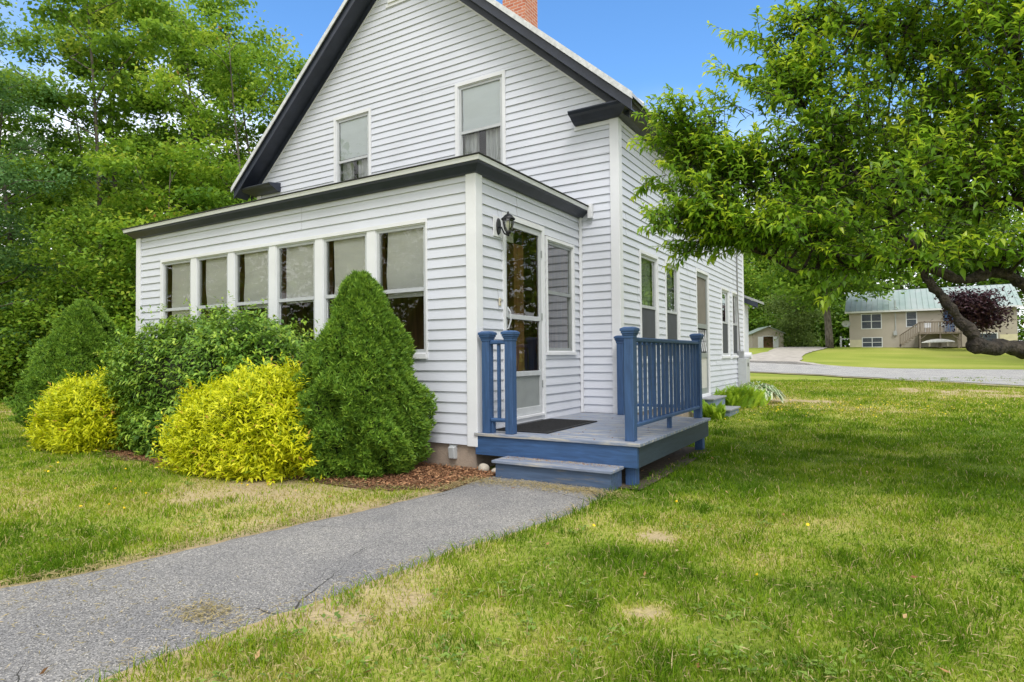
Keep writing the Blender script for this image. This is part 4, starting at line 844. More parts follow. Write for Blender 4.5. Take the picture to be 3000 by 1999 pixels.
for (x, y, z, rh, rv, wt) in LOB:
    nsub = int(10 * wt + 5)
    for s_i in range(nsub):
        q = np.array([x, y, z]) + rsph(1, ar)[0] * [rh, rh * 1.15, rv] * ar.random() ** .45
        d2 = ((NP - q) ** 2).sum(1); st_ = NP[np.argmin(d2 + .05 * ar.random(len(d2)))]
        v_ = q - st_; Ld = np.linalg.norm(v_)
        mid = st_ + v_ * .5 + ar.normal(size=3) * .08 * Ld + [0, 0, .08 * Ld]; br = smoothpath([st_, mid, q], 5)
        tw.tube(br, list(np.linspace(.014, .005, len(br))), 5, False)
        out_ = np.array([q[0] - 5.2, q[1] - 1.5, (q[2] - 1.5) * .6]); out_ /= np.linalg.norm(out_)
        nt_ = int(12 * (wt / (wt + .3)) + 3)
        for j in range(nt_):
            b0 = br[ar.integers(3, len(br))] + ar.normal(size=3) * [rh * .25, rh * .28, rv * .13]
            if b0[2] < 1.62 and b0[0] > 4.35: continue
            twig(b0, out_ * .9 + rsph(1, ar)[0] * [1, 1, .45] + [0, 0, .28], .14 + .20 * ar.random(), 11 + int(6 * ar.random()), .10 + .42 * ar.random() ** 1.5)
# long upright and outward water shoots that break the outline
for p0, d, L in [((2.20, .18, 2.8), (-.1, 0, 1), .55), ((2.42, .2, 2.85), (-.05, 0, 1), .5), ((2.15, .1, 2.75), (-.8, 0, .45), .4), ((2.05, .0, 2.55), (-.6, -.1, -.2), .3), ((2.55, .25, 2.9), (.1, 0, 1), .45), ((2.75, .4, 3.1), (-.8, -.2, .6), .5), ((2.8, .45, 3.4), (-.9, -.2, .5), .5), ((2.95, .5, 3.75), (-.9, -.1, .35), .45), ((2.35, -.05, 1.95), (-.6, -.3, -.6), .4), ((2.7, .05, 1.95), (-.6, -.3, -.4), .3), ((3.5, .15, 1.6), (-.3, -.2, -.6), .3), ((2.2, -.05, 2.2), (-.9, -.2, -.2), .35), ((2.95, .4, 3.2), (-.7, 0, .8), .55), ((2.25, .1, 2.5), (-1, 0, .1), .35)]:
    for j in range(3): twig(np.array(p0) + ar.normal(size=3) * .03, np.array(d) + ar.normal(size=3) * .12, L * (.7 + .4 * ar.random()), 20, .38)
tw.build('twigs', BARKD, at)
Pq = np.concatenate(Ps); Lq = np.concatenate(Ls)
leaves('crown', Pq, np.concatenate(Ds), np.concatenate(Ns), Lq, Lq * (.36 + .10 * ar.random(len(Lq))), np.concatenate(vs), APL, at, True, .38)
print('apple leaves', len(Pq))

# ------------------------------------------------------------------ background trees
MAP = leafmat('maple_leaves', [(0, (.075, .165, .018)), (.45, (.19, .345, .033)), (.8, (.38, .50, .055)), (1, (.55, .57, .10))], .46)
MAPY = leafmat('yellowgreen_leaves', [(0, (.08, .19, .018)), (.45, (.20, .36, .03)), (.8, (.38, .50, .05)), (.94, (.50, .50, .07)), (1, (.38, .22, .06))], .45)
BLG = leafmat('bluegreen_leaves', [(0, (.055, .135, .045)), (.5, (.14, .29, .09)), (1, (.28, .44, .15))], .35)
DKG = leafmat('woodland_leaves', [(0, (.045, .11, .014)), (.5, (.125, .25, .024)), (1, (.28, .40, .045))], .42)
PUR = leafmat('purple_leaves', [(0, (.022, .010, .014)), (.6, (.055, .022, .030)), (1, (.11, .05, .055))], .25)
WIL = leafmat('pale_willow_leaves', [(0, (.08, .14, .03)), (.5, (.17, .25, .06)), (1, (.28, .36, .11))], .4)
def tree(name, label, base, H, cb, Rc, seed, nl, nleaf, ls, mat, tr=.16, group=None, lean=(0, 0), flat=.55, cl=.55, prof=None, cat='tree', stems=1, wr=.62, zoff=0):
    r = np.random.default_rng(seed); z0 = float(terr(*base)) + zoff; t = thing(name, (*base, z0), label, cat, group); mb = MB(); cen = []; cv = []
    prof = prof or [(0, .55), (.25, .95), (.5, 1), (.75, .8), (.92, .45), (1, .15)]; pa = np.array(prof)
    for s_i in range(stems):
        off = r.normal(size=2) * .25 * (stems > 1); ln = np.array(lean) + r.normal(size=2) * (.10 if stems > 1 else .03)
        k = np.linspace(0, 1, 9); tp = np.stack([base[0] + off[0] + ln[0] * H * k + .04 * H * .3 * np.sin(k * 5 + seed), base[1] + off[1] + ln[1] * H * k, z0 - .2 + (H * .96 + .2) * k], 1)
        trs = tr / stems ** .5; mb.tube(tp, list(trs * (1 - .88 * k)), 8)
        for i in range(nl // stems):
            h = cb + (1 - cb) * ((i + .5 * r.random()) / (nl // stems)) ** .9; hh = (h - cb) / (1 - cb); a = i * 2.4 + seed + s_i * 2 + r.normal() * .3
            p0 = np.array([np.interp(h, k, tp[:, j]) for j in range(3)]); Lr = Rc * np.interp(hh, pa[:, 0], pa[:, 1]) * (.65 + .5 * r.random()); up = .25 + .75 * hh + .2 * r.random()
            dv = np.array([math.cos(a), math.sin(a), 0]); kk = np.linspace(0, 1, 5)[:, None]
            lp = p0 + dv * Lr * kk + np.array([0, 0, 1.]) * Lr * (up * kk - .25 * kk ** 2); lp[1:-1] += r.normal(size=(3, 3)) * .06 * Lr
            mb.tube(lp, list(trs * (1 - .85 * h) * .42 * (1 - .8 * kk[:, 0]) + .006), 5, False)
            nc = 5 + int(3 * r.random())
            for q in range(nc):
                u = .30 + .75 * (q + r.random()) / nc; fx = min(u, 1) * 4; i0 = min(int(fx), 3); c = lp[i0] + (lp[i0 + 1] - lp[i0]) * (fx - i0) + r.normal(size=3) * [.24 + cl * .35, .24 + cl * .35, .18]
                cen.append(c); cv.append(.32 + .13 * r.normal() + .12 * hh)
    cen = np.array(cen); cv = np.array(cv); ci = r.integers(0, len(cen), nleaf); sg = cl * (.6 + .5 * r.random(len(cen)))
    off = r.normal(size=(nleaf, 3)) * sg[ci][:, None] * [1, 1, flat]; P = cen[ci] + off
    P = P[P[:, 2] > z0 + .1]; m = len(P); ci = ci[:m]
    Dd = unit(rsph(m, r) * [1, 1, .5] + [0, 0, -.25]); Nn = unit(rsph(m, r) * .75 + [0, 0, 1]); L = ls * (.7 + .6 * r.random(m))
    v = np.clip(cv[ci] + .13 * r.normal(size=m) + .10 * np.clip(off[:m, 2] / (cl * flat), -1, 2), 0, 1)  # leaves high in a clump paler: its lit top put into the colour
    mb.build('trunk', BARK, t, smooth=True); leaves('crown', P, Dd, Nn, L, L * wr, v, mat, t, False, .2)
    return t
TALL = [(0, .45), (.2, .8), (.45, 1), (.7, .85), (.9, .5), (1, .2)]
def at_(t_, s_3): x_, y_ = xy(t_, s_3); return (x_, y_)
# wood edge behind and left of the house
FR = [('maple_tree', 'tall bright green maple with several grey trunks in the middle of the left woods', at_(21.5, -13.6), 14.6, .20, 3.5, 61, 34, 26000, .17, MAP, .20, 3),
      ('maple_tree', 'tall rounded green maple rising behind the left end of the porch roof', at_(24, -11.2), 15.0, .16, 3.4, 62, 32, 24000, .17, MAP, .19, 2),
      ('maple_tree', 'yellow green tree with reddish tips standing against the sky beside the left roof slope', at_(20.5, -8.3), 12.4, .14, 2.8, 63, 34, 20000, .15, MAPY, .15, 3),
      ('maple_tree', 'lower yellow green tree in front of the tall maples just left of the porch', at_(19.0, -10.4), 7.6, .10, 2.3, 64, 28, 15000, .15, MAPY, .10, 2),
      ('birch_tree', 'blue green feathery tree filling the left edge of the picture', at_(18.0, -15.6), 10.2, .12, 2.9, 65, 34, 24000, .11, BLG, .12, 2),
      ('maple_tree', 'tall green maple at the top left corner behind the blue green tree', at_(25, -19.2), 15.5, .2, 3.8, 66, 30, 22000, .18, MAP, .2, 2),
      ('maple_tree', 'green leafy tree low beside the left porch wall under the taller maples', at_(18.2, -11.9), 5.4, .08, 2.0, 67, 22, 12000, .14, MAP, .08, 2),
      ('maple_tree', 'slender green tree between the yellow green tree and the black rake of the roof', at_(23.5, -7.4), 10.2, .1, 2.2, 68, 26, 13000, .15, MAP, .11, 2)]
for (nm, lb, b, H, cbt, Rc, sdn, nl, nf, ls, mt, tr, stn) in FR: tree(nm, lb, b, H, cbt, Rc, sdn, nl, int(nf * 1.35), ls * .92, mt, tr, cl=.34, flat=.5, lean=(0, 0), stems=stn, prof=TALL, group='trees at the wood edge')
r = np.random.default_rng(90)
for i in range(9):
    tree('woodland_tree', 'unseen tree of the wood round the front lawn mirrored in the porch windows', at_(29 + 4 * r.random() + (i % 2) * 4, -26 + i * 2.35 + r.normal() * .4), 10.6 + 2.4 * r.random(), .05, 3.2, 100 + i, 26, 15000, .24, DKG, .18, 'trees deep in the left woods', prof=TALL, cl=.8)
ug = ['low woodland bush at the far left edge of the lawn', 'leafy sapling bush left of the conical spruce', 'dark bush in the shade behind the left conical spruce', 'bright green bush at the foot of the maples', 'bush in the gap between the left spruce and the porch', 'bush beside the far porch corner']
for i, lb in enumerate(ug):
    tree('woodland_bush', lb, at_(18.6 + .6 * (i % 2), -16.6 + i * 1.25), 2.6 + 1.2 * r.random(), .02, 1.2, 130 + i, 20, 9000, .12, (MAP, MAP)[i % 2], .04, 'bushes along the wood edge', cat='bush', stems=3, cl=.4)
for i in range(8):
    tree('woodland_shrub', 'shaded undergrowth shrub in the dark of the left woods', at_(23 + 3 * r.random(), -24 + i * 2.3), 4.2 + 1.5 * r.random(), .02, 2.0, 150 + i, 18, 6500, .22, MAP, .05, 'undergrowth in the left woods', cat='bush', stems=2, cl=.6)

# the same wood carries on round the front lawn, outside the frame (it is what the porch windows mirror)
for i, (xq, yq) in enumerate([(-21, -9), (-25, -14), (-20, -19), (-26, -22), (-15, -22), (-27, -3), (-9, -24)]):
    tree('woodland_tree', 'unseen tree of the wood round the front lawn mirrored in the porch windows', (xq, yq), 11 + i % 3 * 1.5, .05, 3.8, 280 + i, 24, 7000, .36, (MAP, DKG)[i % 2], .2, 'trees deep in the left woods', cl=.9)
# right background
for i, (xq, yq) in enumerate([(20, 37), (25, 32), (16, 43), (30, 27)]):  # outside the frame; added so the door glass mirrors trees
    tree('woodland_tree', 'unseen tall green tree beyond the right edge mirrored in the porch door', (xq, yq), 13 + i % 3, .05, 4.2, 260 + i, 24, 7000, .45, (MAP, DKG)[i % 2], .2, 'far wood behind the beige house', cl=1.0)
tree('maple_tree', 'big dark trunked maple beside the driveway left of the beige house', (-.97, 59.5), 14.5, .33, 6.4, 71, 46, 26000, .42, MAP, .36, prof=[(0, .8), (.2, 1), (.5, 1), (.8, .75), (1, .25)], cl=1.0, zoff=.1)
tree('willow_bush', 'pale grey green willowy bush between the shed and the maple trunk', (-5.0, 72), 6.2, .03, 2.6, 72, 26, 9000, .26, WIL, .08, cat='bush', stems=3, cl=.7)
tree('maple_tree', 'bright green tree close behind the far corner of the white farmhouse', (-14.5, 77), 15.5, .06, 4.6, 73, 34, 16000, .36, MAP, .2, cl=.9)
tree('maple_tree', 'mid green tree rising behind the shed roof', (-9.5, 82), 14, .06, 4.8, 74, 30, 14000, .42, MAP, .2, cl=1.0)
tree('purple_leaf_tree', 'small purple leaved tree in front of the beige house', (9.9, 56.5), 4.3, .52, 1.6, 75, 24, 6000, .26, PUR, .09, cl=.55, stems=3)
for i in range(12):
    tree('woodland_tree', 'unseen tall green tree beyond the right edge mirrored in the porch door', (-26 + i * 5.2 + r.normal() * 1.2, 86 + 8 * r.random() + (i % 2) * 5), 15 + 5 * r.random(), .04, 5.6, 200 + i, 24, 8000, .60, (MAP, DKG, DKG)[i % 3], .25, 'far wood behind the beige house', prof=TALL, cl=1.4)
for i in range(6):
    tree('woodland_bush', 'low green bush along the foot of the far wood', (-15 + i * 3.4 + r.normal() * .6, 77 + 2 * r.random()), 3.5 + 2 * r.random(), .02, 2.6, 230 + i, 16, 3500, .40, DKG, .06, 'bushes at the foot of the far wood', cat='bush', stems=3, cl=.9)

# ------------------------------------------------------------------ beige house across the road
BEI = sidingmat('beige_vinyl', (.42, .375, .315), (.385, .34, .285)); GRF = simple('green_metal_roof', (.27, .35, .32), .42, .2, .8, c2=(.34, .39, .375)); GRYW = simple('weathered_wood', (.25, .21, .17), .9, .35, 5)
PALE = simple('pale_foundation', (.62, .57, .40), .9, .1, 3); DGL = simple('dark_window', (.025, .035, .055), .2, .4, .6, spec=.3, c2=(.06, .075, .09))
fh = thing('beige_house', (7, 66, 1.53), 'beige raised house with green metal roof and wooden deck across the road', 'house')
hx0, hx1, hy, hz0, hz1 = .7, 13.4, 62.6, 1.4, 4.86
siding('front_siding', PY(hy), hz0, hz1, lambda z: (hx0, hx1), [], fh, BEI, .13); siding('side_siding', PX(hx1), hz0, hz1, lambda z: (hy, hy + 8), [], fh, BEI, .13); siding('side_siding', PXn(hx0), hz0, hz1, lambda z: (hy, hy + 8), [], fh, BEI, .13)
e = MB(); e.box(hx0 + .05, hx1 - .05, hy + 7.9, hy + 8, hz0, hz1); e.add([(hx0, hy, hz1), (hx0, hy + 8, hz1), (hx0, hy + 4, 6.9)], [(0, 1, 2)]); e.add([(hx1, hy, hz1), (hx1, hy + 8, hz1), (hx1, hy + 4, 6.9)], [(0, 1, 2)]); e.build('gable_wall', BEI, fh)
e = MB(); rx0, rx1 = hx0 - .35, hx1 + .35; ya, yb, yc = hy - .45, hy + 4, hy + 8.45; za, zb = 4.80, 7.05
e.add([(rx0, ya, za), (rx1, ya, za), (rx1, yb, zb), (rx0, yb, zb), (rx0, yc, za), (rx1, yc, za), (rx0, ya, za + .08), (rx1, ya, za + .08), (rx1, yb, zb + .08), (rx0, yb, zb + .08), (rx0, yc, za + .08), (rx1, yc, za + .08)], [(0, 1, 2, 3), (3, 2, 5, 4), (6, 7, 8, 9), (9, 8, 11, 10), (0, 3, 9, 6), (3, 4, 10, 9), (1, 7, 8, 2), (2, 8, 11, 5)])
for k in range(30):
    x = rx0 + .02 + k * .45
    if x < rx1: e.add([(x, ya, za + .085), (x + .05, ya, za + .085), (x + .05, yb, zb + .085), (x, yb, zb + .085), (x + .025, ya, za + .13), (x + .025, yb, zb + .13)], [(0, 4, 5, 3), (4, 1, 2, 5)])
e.build('roof', GRF, fh)
e = MB(); e.box(rx0, rx1, ya - .03, ya - .002, za - .06, za + .10); e.build('fascia', TRIM, fh)
def fwin(u0, u1, z0, z1, n=1, hz=True):
    m = MB(); f_ = .07; P = PY(hy); m.box(u0, u1, .016, .05, z1 - f_, z1, P); m.box(u0, u1, .016, .05, z0, z0 + f_, P); m.box(u0, u0 + f_, .016, .05, z0 + f_, z1 - f_, P); m.box(u1 - f_, u1, .016, .05, z0 + f_, z1 - f_, P)
    for k in range(1, n): u = u0 + (u1 - u0) * k / n; m.box(u - f_ / 2, u + f_ / 2, .016, .05, z0 + f_, z1 - f_, P)
    if hz:
        seg = [(u0 + f_ + (u1 - u0 - f_) * k / n, u0 + (u1 - u0 - f_) * (k + 1) / n) for k in range(n)]
        for a, b in seg: m.box(a, b, .016, .042, (z0 + z1) / 2 - .025, (z0 + z1) / 2 + .025, P)
    w_3 = m.build('window', TRIM, fh); MB().quad(P(u0 + .02, .02, z0 + .02), P(u1 - .02, .02, z0 + .02), P(u1 - .02, .02, z1 - .02), P(u0 + .02, .02, z1 - .02)).build('pane', DGL, w_3)
fwin(1.70, 3.40, 3.20, 4.66, 2); fwin(1.73, 3.43, 1.45, 2.42, 2); fwin(5.32, 6.2, 3.28, 4.74)
fwin(9.9, 12.05, 3.5, 4.62, 2); fwin(9.9, 12.05, 1.75, 2.6, 2, False)
e = MB(); e.box(hx0 + .02, 1.72, hy - .04, hy - .016, 1.3, 2.2); e.box(12.2, hx1, hy - .04, hy - .016, 1.4, 2.45); e.build('foundation_panel', PALE, fh)
e = MB(); e.box(8.2, 9.05, hy - .05, hy - .016, 2.75, 4.7); e.build('blue_door', simple('blue_door', (.06, .12, .25), .5), fh)
e = MB(); e.tube([(4.5, hy - .05, 2.6), (4.5, hy - .05, 5.1), (4.5, hy - .1, 5.8)], .05, 6); e.box(4.32, 4.60, hy - .2, hy - .016, 2.55, 2.95); e.build('service_mast', GREYP, fh)
e = MB(); n = 14; c0 = Vector((.45, hy - .6, 3.75))
for k in range(n):
    a = 2 * math.pi * k / n
    for rr_, dd in ((.18, .05), (.38, -.02)): e.v.append((c0.x + rr_ * math.cos(a), c0.y - .3 * rr_ * math.sin(a) + dd, c0.z + rr_ * .8 * math.sin(a)))
for k in range(n): a, b = 2 * k, 2 * ((k + 1) % n); e.f.append((a, b, b + 1, a + 1))
e.f.append(tuple(2 * k for k in range(n))); e.tube([(.45, hy - .55, 3.7), (.6, hy - .2, 3.4), (.72, hy, 3.5)], .03, 5); e.build('satellite_dish', GREYP, fh)
# wooden deck with stair
dk = MB(); dy0, dy1 = hy - 2.2, hy - .06
dk.box(6.2, 9.35, dy0, dy1, 2.55, 2.72); fd = dk.build('raised_deck', GRYW, fh)
e = MB()
for x in (6.25, 7.75, 9.22):
    for y in (dy0 + .06, dy1 - .2): MB().box(x, x + .11, y, y + .11, 1.3, 2.545).build('deck_post', GRYW, fd)
    e.box(x, x + .11, dy0 + .002, dy0 + .11, 2.725, 3.65)
e.box(6.2, 9.35, dy0 - .03, dy0 + .06, 3.55, 3.66)
for k in range(24): x = 6.38 + k * .122; e.box(x, x + .045, dy0 + .01, dy0 + .05, 2.725, 3.55)
e.build('railing', GRYW, fd)
for a_, b_ in (((6.35, 2.1), (6.85, 2.55)), ((9.28, 1.9), (8.55, 2.55))): MB().tube([(a_[0], dy0 + .1, a_[1]), (b_[0], dy0 + .1, b_[1])], .04, 5).build('brace', GRYW, fd)
e = MB()
for k in range(6): x = 4.92 + k * .235; zz = 1.62 + k * .18; e.box(x, x + .3, dy0 + .05, dy0 + 1.1, zz, zz + .04)
for sg in (dy0, dy0 + 1.1):
    e.add([(4.75, sg, 1.45), (6.25, sg, 2.6), (6.25, sg, 2.8), (4.75, sg, 1.65), (4.75, sg + .05, 1.45), (6.25, sg + .05, 2.6), (6.25, sg + .05, 2.8), (4.75, sg + .05, 1.65)], [(0, 1, 2, 3), (4, 7, 6, 5), (0, 4, 5, 1), (3, 2, 6, 7)])
    e.tube([(4.8, sg, 2.5), (6.25, sg, 3.6)], .045, 5); e.box(4.77, 4.87, sg, sg + .08, 1.4, 2.55)
    for k in range(10): x = 4.94 + k * .13; e.box(x, x + .04, sg + .01, sg + .045, 1.62 + (x - 4.8) * .757, 2.5 + (x - 4.8) * .757)
e.build('stair', GRYW, fd)
e = MB()
for y in (hy + 1.2, hy + 2.4): e.box(-.2, -.1, y, y + .1, 1.2, 2.6)
e.add([(-.15, hy + 1.2, 2.3), (-.15, hy + 2.4, 2.9), (-.15, hy + 2.4, 3.0), (-.15, hy + 1.2, 2.4)], [(0, 1, 2, 3)]); e.box(-.2, .7, hy + 1.2, hy + 1.3, 2.3, 2.38); e.build('side_handrail', TRIM, fh)
t = thing('canoe', (7.6, dy0 - .4, 1.75), 'long white upturned boat lying on the grass under the deck of the beige house', 'boat')
e = MB(); n = 12; m = 8
for i in range(n + 1):
    u = i / n; w_ = .38 * math.sin(math.pi * min(max(u, .02), .98)) ** .6
    for j in range(m + 1): a = math.pi * j / m; e.v.append((6.4 + 2.4 * u, dy0 - .35 + w_ * math.cos(a), 1.80 + .05 * (u - .5) + w_ * .8 * math.sin(a)))
for i in range(n):
    for j in range(m): a = i * (m + 1) + j; e.f.append((a, a + 1, a + m + 2, a + m + 1))
e.build('hull', simple('white_boat', (.6, .6, .58), .5), t, smooth=True); e = MB(); e.box(6.9, 7.02, dy0 - .65, dy0 - .05, 1.45, 1.81); e.box(8.2, 8.32, dy0 - .65, dy0 - .05, 1.45, 1.81); e.build('chock', STONE, t)
def chair(x, y, z, lab, m):
    t = thing('patio_chair', (x, y, z), lab, 'chair'); MB().box(x - .25, x + .25, y - .25, y + .25, z + .40, z + .45).build('seat', m, t); MB().box(x - .25, x + .25, y + .22, y + .27, z + .46, z + .9).build('backrest', m, t)
    for a in (-.22, .18):
        for b in (-.22, .18): MB().box(x + a, x + a + .04, y + b, y + b + .04, z, z + .40).build('leg', m, t)
chair(6.95, hy - 1.2, 2.72, 'white plastic chair on the deck of the beige house next to the stair', TRIM); chair(8.0, hy - 1.2, 2.72, 'grey patio chair on the beige house deck beside the blue door', GREYP)

# shed
sh = thing('garden_shed', (-8.6, 69.5, 1.5), 'small beige shed with green roof and open white doors at the end of the driveway', 'shed')
cx_, cy_ = xy(71, 29.4); th = R_(23); ca, sa = math.cos(th), math.sin(th); zs = float(terr(cx_, cy_)) - .05; hw, dp = 1.68, 4.2
PS = lambda u, o, z: (cx_ + u * ca + o * sa, cy_ + u * sa - o * ca, zs + z)
PSL = lambda u, o, z: PS(-hw - o, -u, z); PSR = lambda u, o, z: PS(hw + o, -u, z)
eh, ph = 1.78, 2.52
siding('front_siding', PS, 0, ph - .02, lambda z: (-hw, hw) if z < eh else (-hw * (ph - z) / (ph - eh), hw * (ph - z) / (ph - eh)), [(-.52, .52, -.1, 1.42)], sh, BEI, .12)
siding('side_siding', PSL, 0, eh, lambda z: (0, dp), [], sh, BEI, .12); siding('side_siding', PSR, 0, eh, lambda z: (0, dp), [], sh, BEI, .12)
e = MB()
for sg in (-1, 1):
    q = [(0, ph + .02), (sg * (hw + .3), eh - .11)]
    vs = [PS(0, .3, ph + .02), PS(sg * (hw + .3), .3, eh - .11), PS(sg * (hw + .3), -dp - .3, eh - .11), PS(0, -dp - .3, ph + .02)]; e.add(vs + [(x, y, z + .06) for x, y, z in vs], [(0, 1, 2, 3), (4, 5, 6, 7), (0, 1, 5, 4), (1, 2, 6, 5)])
e.build('roof', GRF, sh); e = MB(); e.quad(PS(-hw, -dp, 0), PS(hw, -dp, 0), PS(hw, -dp, eh), PS(-hw, -dp, eh)); e.build('back_wall', BEI, sh)
e = MB(); e.box(-1.12, -.54, .02, .06, .05, 1.40, PS); e.build('door', TRIM, sh); e = MB(); e.box(.54, 1.12, .02, .06, .05, 1.40, PS); e.build('door', TRIM, sh); e = MB(); e.box(-.6, .6, .02, .05, 1.42, 1.48, PS); e.build('lintel', TRIM, sh)
e = MB(); e.quad(PS(-hw + .1, -.9, 0), PS(hw - .1, -.9, 0), PS(hw - .1, -.9, 1.7), PS(-hw + .1, -.9, 1.7)); e.quad(PS(-hw, -.02, .02), PS(hw, -.02, .02), PS(hw, -dp, .02), PS(-hw, -dp, .02)); e.build('interior', DARKIN, sh)
e = MB(); e.box(.1, .2, .32, .40, ph - .02, ph + .14, PS); e.build('floodlight', TRIM, sh)

# ------------------------------------------------------------------ grass, clippings, flowers
def keep(x, y, m=.0):
    l, r_ = path_edges(y); pj = .03 * fbm(x * 9, y * 9, 2)
    k = ~((y < -.26) & (x > l - pj + m * .3) & (x < r_ + pj - m))
    k &= ~inpoly(x, y, MULCH); k &= ~((x > WL - .1) & (x < WX + .05) & (y > D) & (y < YB)); k &= ~((x > WP0) & (x < .36) & (y > -.02) & (y < D)); k &= ~((x > .3) & (x < 1.70) & (y > -.3) & (y < 2.6))
    k &= ~((x > .5) & (x < 1.2) & (y > 6.7) & (y < 7.7))
    return k
gr = np.random.default_rng(5)
GRASS = leafmat('grass_blades', [(0, (.065, .145, .007)), (.30, (.17, .28, .014)), (.55, (.275, .335, .028)), (.78, (.40, .34, .11)), (1, (.56, .45, .25))], .35, .85, .08)
n = 620000
u = gr.random(n); t0_, t1_ = 2.0, 24.0; pw = .55      # pdf ~ t^-pw'
tt = (t0_ ** pw + u * (t1_ ** pw - t0_ ** pw)) ** (1 / pw); ss = (gr.random(n) * 2 - 1) * (tt * .92 + .6)
x, y = xy(tt, ss); k = keep(x, y); dens = fbm(x * 2.6 + 3, y * 2.6 + 8, 3); dr = dry_and_light(x, y); k &= gr.random(n) > np.clip((dr - .62) * 2.2, 0, .85) ; k &= gr.random(n) < .35 + 1.1 * dens
x, y, tt, dr, dens = x[k], y[k], tt[k], dr[k], dens[k]; n = len(x)
l, r_ = path_edges(y); edge = np.exp(-np.minimum(np.abs(x - l), np.abs(x - r_)) / .10) * (y < -.3)
tuft = np.clip((fbm(x * 3.7 + 60, y * 3.7 + 80, 2) - .60) * 6, 0, 1)
h = (.020 + .030 * gr.random(n) ** 1.2) * (.55 + .85 * dens) * (1 - .45 * np.clip((dr - .55) * 2, 0, 1)) * (1 + .75 * tuft + (.35 + 1.1 * (np.abs(x - r_) < np.abs(x - l))) * edge * gr.random(n)) * (1 + .02 * tt); h = np.where(gr.random(n) < .012, h * 1.9, h)
wd = .0026 + .0012 * tt * (.7 + .6 * gr.random(n)) * .62
z = terr(x, y) - .006; a = gr.random(n) * 6.28; lean = .25 + .75 * gr.random(n); b = gr.random(n) * 6.28
dxy = np.stack([np.cos(b), np.sin(b)], 1); sx = np.stack([np.cos(a), np.sin(a)], 1) * wd[:, None] * .5
base = np.stack([x, y, z], 1); mid = base.copy(); mid[:, :2] += dxy * (h * lean * .35)[:, None]; mid[:, 2] += h * .62; tip = base.copy(); tip[:, :2] += dxy * (h * lean)[:, None]; tip[:, 2] += h * (1 - .25 * lean)
SX = np.concatenate([sx, np.zeros((n, 1))], 1)
V = np.stack([base - SX, base + SX, mid + SX * .8, mid - SX * .8, tip + SX * .15, tip - SX * .15], 1); kk = np.arange(n)[:, None] * 6
F = np.concatenate([kk + [0, 1, 2, 3], kk + [3, 2, 4, 5]], 1).reshape(-1, 4)
v = np.clip(dr * .58 + .10 + .42 * (fbm(x * 9 + 2, y * 9 + 5, 3) - .5) + .12 * gr.normal(size=n) - .14 * tuft - .14 * edge, 0, 1); v = np.where(gr.random(n) < .035 + .13 * dr, .85 + .15 * gr.random(n), v)
tag(raw_mesh('grass', V.reshape(-1, 3), F, None, np.repeat(v, 6), GRASS), 'mown lawn grass with dry straw coloured patches on both sides of the path', 'grass', kind='stuff')
print('blades', n)
# straw clippings: along path edges, at the step, patches on the asphalt, on the tread
def scatter(name, pts, zf, Lr, wr_, mat, label, cat, flat=.15, seed=1):
    r = np.random.default_rng(seed); n = len(pts); P = np.stack([pts[:, 0], pts[:, 1], zf], 1); a = r.random(n) * 6.28
    D3 = np.stack([np.cos(a), np.sin(a), flat * r.normal(size=n)], 1); N3 = unit(np.array([0, 0, 1.]) + r.normal(size=(n, 3)) * .4); L = Lr[0] + (Lr[1] - Lr[0]) * r.random(n)
    o = leaves(name, P, D3, N3, L, wr_ * (.6 + .8 * r.random(n)), r.random(n), mat); return tag(o, label, cat, kind='stuff')
STRAW = leafmat('straw', [(0, (.20, .17, .06)), (.5, (.36, .30, .13)), (1, (.50, .40, .22))], .2, .8)
r = np.random.default_rng(77); pts = []
for px_, n_, ox, oy in (((1.05, -.47), 2600, .42, .09), ((1.5, -.42), 700, .18, .07), ((.42, -.55), 500, .14, .08), ((1.0, -3.7), 520, .10, .06), ((.62, -3.95), 260, .30, .25), ((.0, -3.9), 300, .2, .25)): pts.append(np.stack([px_[0] + ox * r.normal(size=n_), px_[1] + oy * r.normal(size=n_)], 1))
ys = -4.4 + 4.0 * r.random(2600); l, r2 = path_edges(ys); pts.append(np.stack([l + .035 * r.normal(size=2600) + .0, ys], 1)); ys = -4.4 + 4 * r.random(700); l, r2 = path_edges(ys); pts.append(np.stack([r2 + .03 * r.normal(size=700) - .02, ys], 1))
mp_ = np.array(MULCH[2:13]); k_ = r.integers(0, len(mp_) - 1, 2600); u_ = r.random((2600, 1)); pts.append(mp_[k_] * (1 - u_) + mp_[k_ + 1] * u_ + .07 * r.normal(size=(2600, 2)))
tq = 2.2 + 7 * r.random(9000) ** 1.3; sq_ = (r.random(9000) * 2 - 1) * (tq * .9); xq, yq = xy(tq, sq_); kq = keep(xq, yq, -.1); pts.append(np.stack([xq[kq], yq[kq]], 1))
pts = np.concatenate(pts); pts = pts[pts[:, 1] < -.31]
scatter('dry_clippings', pts, terr(pts[:, 0], pts[:, 1]) + .030 + .012 * r.random(len(pts)), (.018, .055), .0035, STRAW, 'dry grass clippings strewn along the path edge and below the step', 'clippings', seed=2)
pt2 = np.stack([.45 + 1.2 * r.random(420), -.05 - np.abs(r.normal(size=420)) * .07], 1); pt2 = pt2[pt2[:, 1] > -.32]
LITR = leafmat('leaf_litter', [(0, (.20, .09, .035)), (.5, (.38, .22, .09)), (1, (.5, .4, .22))], .15, .8)
pt3 = np.stack([.1 + 1.65 * r.random(260), .0 + 2.5 * r.random(260) ** 1.2], 1)
allp = np.concatenate([pt2, pt3]); zz = np.concatenate([np.full(len(pt2), -.071), np.full(len(pt3), ZD + .003)]); inm = (allp[:, 0] < .76) & (allp[:, 1] > .2) & (allp[:, 1] < 1.52); allp, zz = allp[~inm], zz[~inm]
